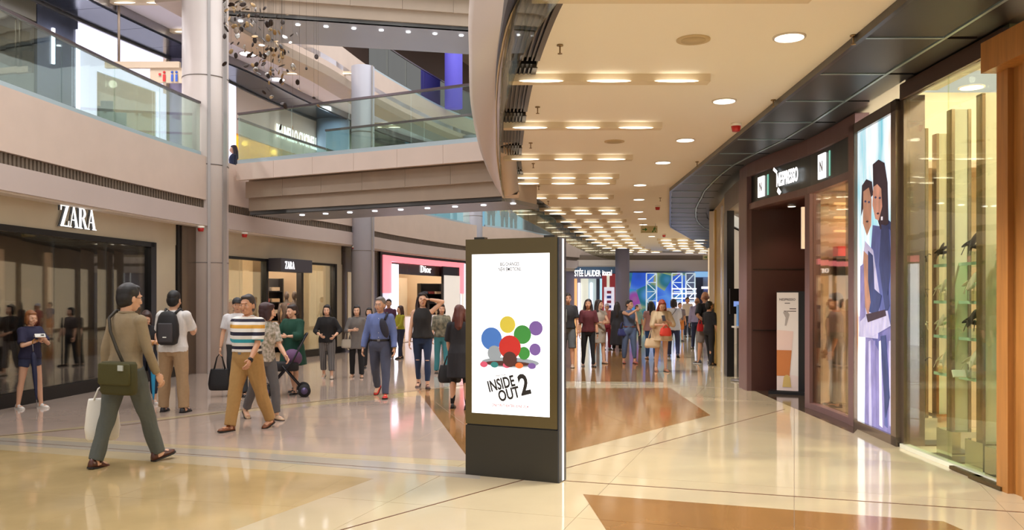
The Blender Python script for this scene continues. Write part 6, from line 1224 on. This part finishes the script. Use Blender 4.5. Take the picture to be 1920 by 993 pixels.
G().box(c + q @ Vector((-.1, .075, .1)), (.06, .012, .05), ya).build('clip', M('clip_pale', (190, 196, 190), .4), t)
pts = [p['W'](v) for v in ((-.17, .18, .98), (-.06, .165, 1.12), (.04, .155, 1.28), (.1, .12, 1.40), (.11, .03, 1.47), (.1, -.07, 1.42))]; g = G(); g.tube(pts, .016, 6); g.build('strap', M('strap_dark', (48, 40, 24), .7), t)
# backpack
p = P['backpack']; t = empty('backpack', label='black and charcoal backpack on the white tee man', cat='backpack'); ya = p['yaw']; q = Matrix.Rotation(ya, 3, 'Z'); c = p['W']((0, .2, 1.2))
g = G(); rs = []
for f, a, dd in ((0, .6, .5), (.05, .85, .8), (.3, 1, 1), (.6, .98, .95), (.85, .8, .75), (.97, .55, .5), (1, .3, .3)): rs.append([c + q @ Vector((.15 * a * math.copysign(abs(math.cos(t_)) ** .7, math.cos(t_)), .085 * dd * math.copysign(abs(math.sin(t_)) ** .7, math.sin(t_)), .46 * (f - .5))) for t_ in [2 * math.pi * k / 20 for k in range(20)]])
g.rings(rs); g.build('pack_body', M('nylon_black', (26, 24, 28), .6), t); g = G(); rr_box(g, c + q @ Vector((0, .075, -.06)), .2, .26, .05, q, 0, .6); g.build('front_pocket', M('nylon_charcoal', (62, 58, 62), .6), t)
for s_ in (-1, 1): G().tube([p['W'](v) for v in ((s_ * .07, .13, 1.40), (s_ * .10, .03, 1.465), (s_ * .12, -.08, 1.40), (s_ * .15, -.12, 1.25))], .02, 6).build('shoulder_strap', M('nylon_black'), t)
G().tube([p['W'](v) for v in ((-.03, .16, 1.42), (0, .17, 1.45), (.03, .16, 1.42))], .008, 6).build('top_loop', M('nylon_black'), t)
G().box(c + q @ Vector((0, .103, -.12)), (.05, .004, .015), ya).build('label_patch', M('card_white'), t)
# clear backpack of the bearded man
p = P['beard']; t = empty('backpack', label='see-through grey bag worn on the chest by the bearded man', cat='backpack'); g = G(); rr_box(g, p['W']((-.1, -.17, 1.2)), .22, .3, .1, Matrix.Rotation(p['yaw'], 3, 'Z')); g.build('pack_body', M('frost_grey', (120, 122, 116), .2), t)
# sling bag of the blue shirt man
p = P['denim']; t = empty('sling_bag', label='navy sling bag across the chest of the blue shirt man', cat='bag'); g = G(); g.ell(p['W']((.1, -.145, 1.2)), (.062, .04, .16), 0, 16, 10, Matrix.Rotation(R(-16), 3, 'Y')); g.build('bag_body', M('nylon_navy', (36, 36, 52), .6), t); G().tube([p['W'](v) for v in ((.11, -.13, 1.34), (.13, -.06, 1.44), (.1, .05, 1.45))], .02, 6).build('strap', M('nylon_navy'), t)
t = empty('shoulder_bag', label='black bag at the left hip of the blue shirt man', cat='bag'); g = G(); rr_box(g, p['W']((.2, .05, .92)), .09, .3, .2, Matrix.Rotation(p['yaw'], 3, 'Z')); g.build('bag_body', M('nylon_black'), t); G().tube([p['W'](v) for v in ((.2, .03, 1.05), (.19, .08, 1.3), (.12, .05, 1.44))], .012, 6).build('strap', M('nylon_black'), t)
p = P['whiteback']; t = empty('cross_body_bag', label='small orange-brown bag with thin strap on the white tee man', cat='bag'); g = G(); rr_box(g, p['W']((.22, .02, .93)), .12, .2, .16, Matrix.Rotation(p['yaw'], 3, 'Z')); g.build('bag_body', M('bag_ochre', (196, 130, 60), .6), t); G().tube([p['W'](v) for v in ((.21, .1, 1.02), (.08, .19, 1.2), (-.06, .17, 1.38), (-.1, .05, 1.47))], .007, 6).build('strap', M('nylon_black'), t)
# phones, booklet
def phone(p, side, label, col=(235, 235, 240), dx=0):
    h = p['hand'](side); q = Matrix.Rotation(p['yaw'], 3, 'Z') @ Matrix.Rotation(R(-40), 3, 'X'); t = empty('phone', h + Vector((0, 0, .02)), label=label, cat='phone', rz=0); g = G(); g.box((0, 0, 0), (.07, .009, .14), rot=q); g.build('case', M('phone_%d' % col[0], col, .3), t); g = G(); g.box(q @ Vector((0, .006, 0)), (.062, .003, .125), rot=q); g.build('screen', E('phone_screen', (190, 205, 235), .6), t)
phone(P['phone_w'], 1, 'white phone in the hands of the woman beside the backpack man'); phone(P['jump'], -1, 'pale phone raised by the jumpsuit woman'); phone(P['cream'], 1, 'dark phone held by the woman with red hair', (60, 56, 60))
h = P['shorts']['hand'](1); t = empty('booklet', h + Vector((0, 0, .01)), .6, 'open white booklet in the hands of the navy top woman', 'booklet'); g = G(); g.box((0, -.055, 0), (.13, .11, .008), rot=Matrix.Rotation(R(22), 3, 'X')); g.box((0, .05, 0), (.13, .11, .008), rot=Matrix.Rotation(R(-22), 3, 'X')); g.build('pages', M('paper_white', (226, 222, 212), .7), t); G().box((.03, -.06, .012), (.04, .05, .004)).build('picture', M('photo_dark', (90, 90, 100), .6), t)
def umbrella(top, bot, col, label, handle=True):
    t = empty('folded_umbrella', label=label, cat='umbrella'); top = Vector(top); bot = Vector(bot); m = M('umb_%d_%d_%d' % tuple(col), col, .5); d = bot - top
    g = G(); pts = [top + d * f for f in (.14, .2, .5, .85, .92)]; g.tube(pts, [.014, .034, .032, .016, .008], 10); g.build('canopy', m, t); G().tube([top, top + d * .14], .006, 6).tube([top + d * .9, bot], .005, 6).build('shaft', STEEL, t)
    g = G(); g.tube([top, top + Vector((0, 0, .04)), top + Vector((.03, 0, .065)), top + Vector((.06, 0, .05)), top + Vector((.065, 0, .02))], .009, 8); g.build('crook_handle', M('umb_handle', (196, 140, 70), .4), t)
h = P['phone_w']['W']((.08, -.26, 1.08)); umbrella((h.x, h.y, h.z), (h.x + .02, h.y - .02, h.z - .86), (40, 150, 200), 'bright blue folded umbrella hanging by the phone woman')
h = P['shorts']['W']((-.1, -.22, 1.15)); umbrella((h.x, h.y, h.z), (h.x + .06, h.y, h.z - .86), (30, 34, 66), 'navy folded umbrella hanging from the booklet woman')
# accessories
p = P['denim']; g = G(); 
for sd in (1, -1): g.tube([p['HT']((sd * .033 + .022 * math.cos(a * .63), -.098, .002 + .017 * math.sin(a * .63))) for a in range(11)], .0016, 5)
g.tube([p['HT']((.011, -.1, .006)), p['HT']((-.011, -.1, .006))], .0016, 5); g.build('eyeglasses', STEEL, label='thin round eyeglasses on the blue shirt man', cat='eyeglasses')
p = P['beige']; g = G(); [g.tube([p['HT']((sd * .075, .01, .004)), p['HT']((sd * .07, -.09, .004))], .0025, 5) for sd in (1, -1)]; [g.tube([p['HT']((sd * .035 + .026 * math.cos(a * .63), -.1, .0 + .018 * math.sin(a * .63))) for a in range(11)], .002, 5) for sd in (1, -1)]; g.build('eyeglasses', BLACK, label='dark eyeglasses on the messenger bag man', cat='eyeglasses')
for k, sd, m, lb in (('polo', 1, BLACK, 'black wristwatch on the polo man'), ('denim', 1, M('gold_letter'), 'gold wristwatch on the blue shirt man'), ('maroon', 1, BLACK, 'dark wristwatch on the maroon top woman')):
    p = P[k]; S, E_, W_2 = p['arm'][sd]; d = (W_2 - E_).normalized(); g = G(); g.tube([p['W'](W_2 - d * .02), p['W'](W_2 + d * .012)], .034 * p['s'], 14); g.build('wristwatch', m, label=lb, cat='watch')
h = P['black']['W']((0, -.135, 1.3)); g = G(); g.ell(h, (.012, .006, .02)); g.ell(h - Vector((0, 0, .05)), (.012, .006, .02)); g.build('pendant', M('card_white'), label='white pendant on the black cardigan', cat='necklace')
# stroller with seat, canopy and wheels
c = FL(545, 742); t = empty('stroller', (c.x - .08, c.y - .02, 0), R(15), 'black stroller with purple cloth pushed by the green dress woman', 'stroller')
BT = M('stroller_tube', (34, 32, 38), .4, .5)
for sd in (-1, 1):
    G().tube([(-.28, sd * .2, .1), (.1, sd * .2, .55), (.32, sd * .2, .98)], .014, 8).build('frame_tube', BT, t); G().tube([(.28, sd * .2, .1), (-.05, sd * .2, .5)], .013, 8).build('frame_tube', BT, t)
    for x in (-.3, .29):
        wl = G(); wl.tube([(x, sd * .22 - .02, .1), (x, sd * .22 + .02, .1)], .1, 20); w_ = wl.build('wheel', M('tyre', (30, 28, 30), .7), t); G().tube([(x, sd * .22 - .026, .1), (x, sd * .22 + .026, .1)], .055, 14).build('wheel_hub', M('hub_violet', (96, 84, 120), .3, .5), w_)
G().tube([(.32, -.2, .98), (.34, 0, 1.0), (.32, .2, .98)], .018, 8).build('push_bar', BT, t); G().tube([(-.28, -.2, .18), (-.28, .2, .18)], .012, 8).build('cross_bar', BT, t)
g = G(); rr_box(g, Vector((0, 0, .48)), .42, .14, .36, Matrix.Identity(3)); g.build('seat', M('stroller_black', (30, 28, 32), .8), t); g = G(); g.ell((.12, 0, .62), (.15, .17, .13), 0, 16, 8, Matrix.Rotation(R(30), 3, 'Y')); g.build('canopy', M('purple_cloth', (96, 64, 100), .8), t)
P['toddler'] = person(478, 735, 645, 30, 'small child in white by the stroller behind the polo man', L=(12, 4, 2, 0), Rr=(-8, 8, 2, 8), skin='l', top=('t_shirt', (226, 220, 224), dict(sleeve=.8)), bottom=('shorts', (220, 216, 222), dict(len=.6)), shoes=(200, 190, 190), hair=('bob', (40, 28, 26)))

bpy.data.scenes.remove(TS)
bpy.data.scenes.remove(TXS)
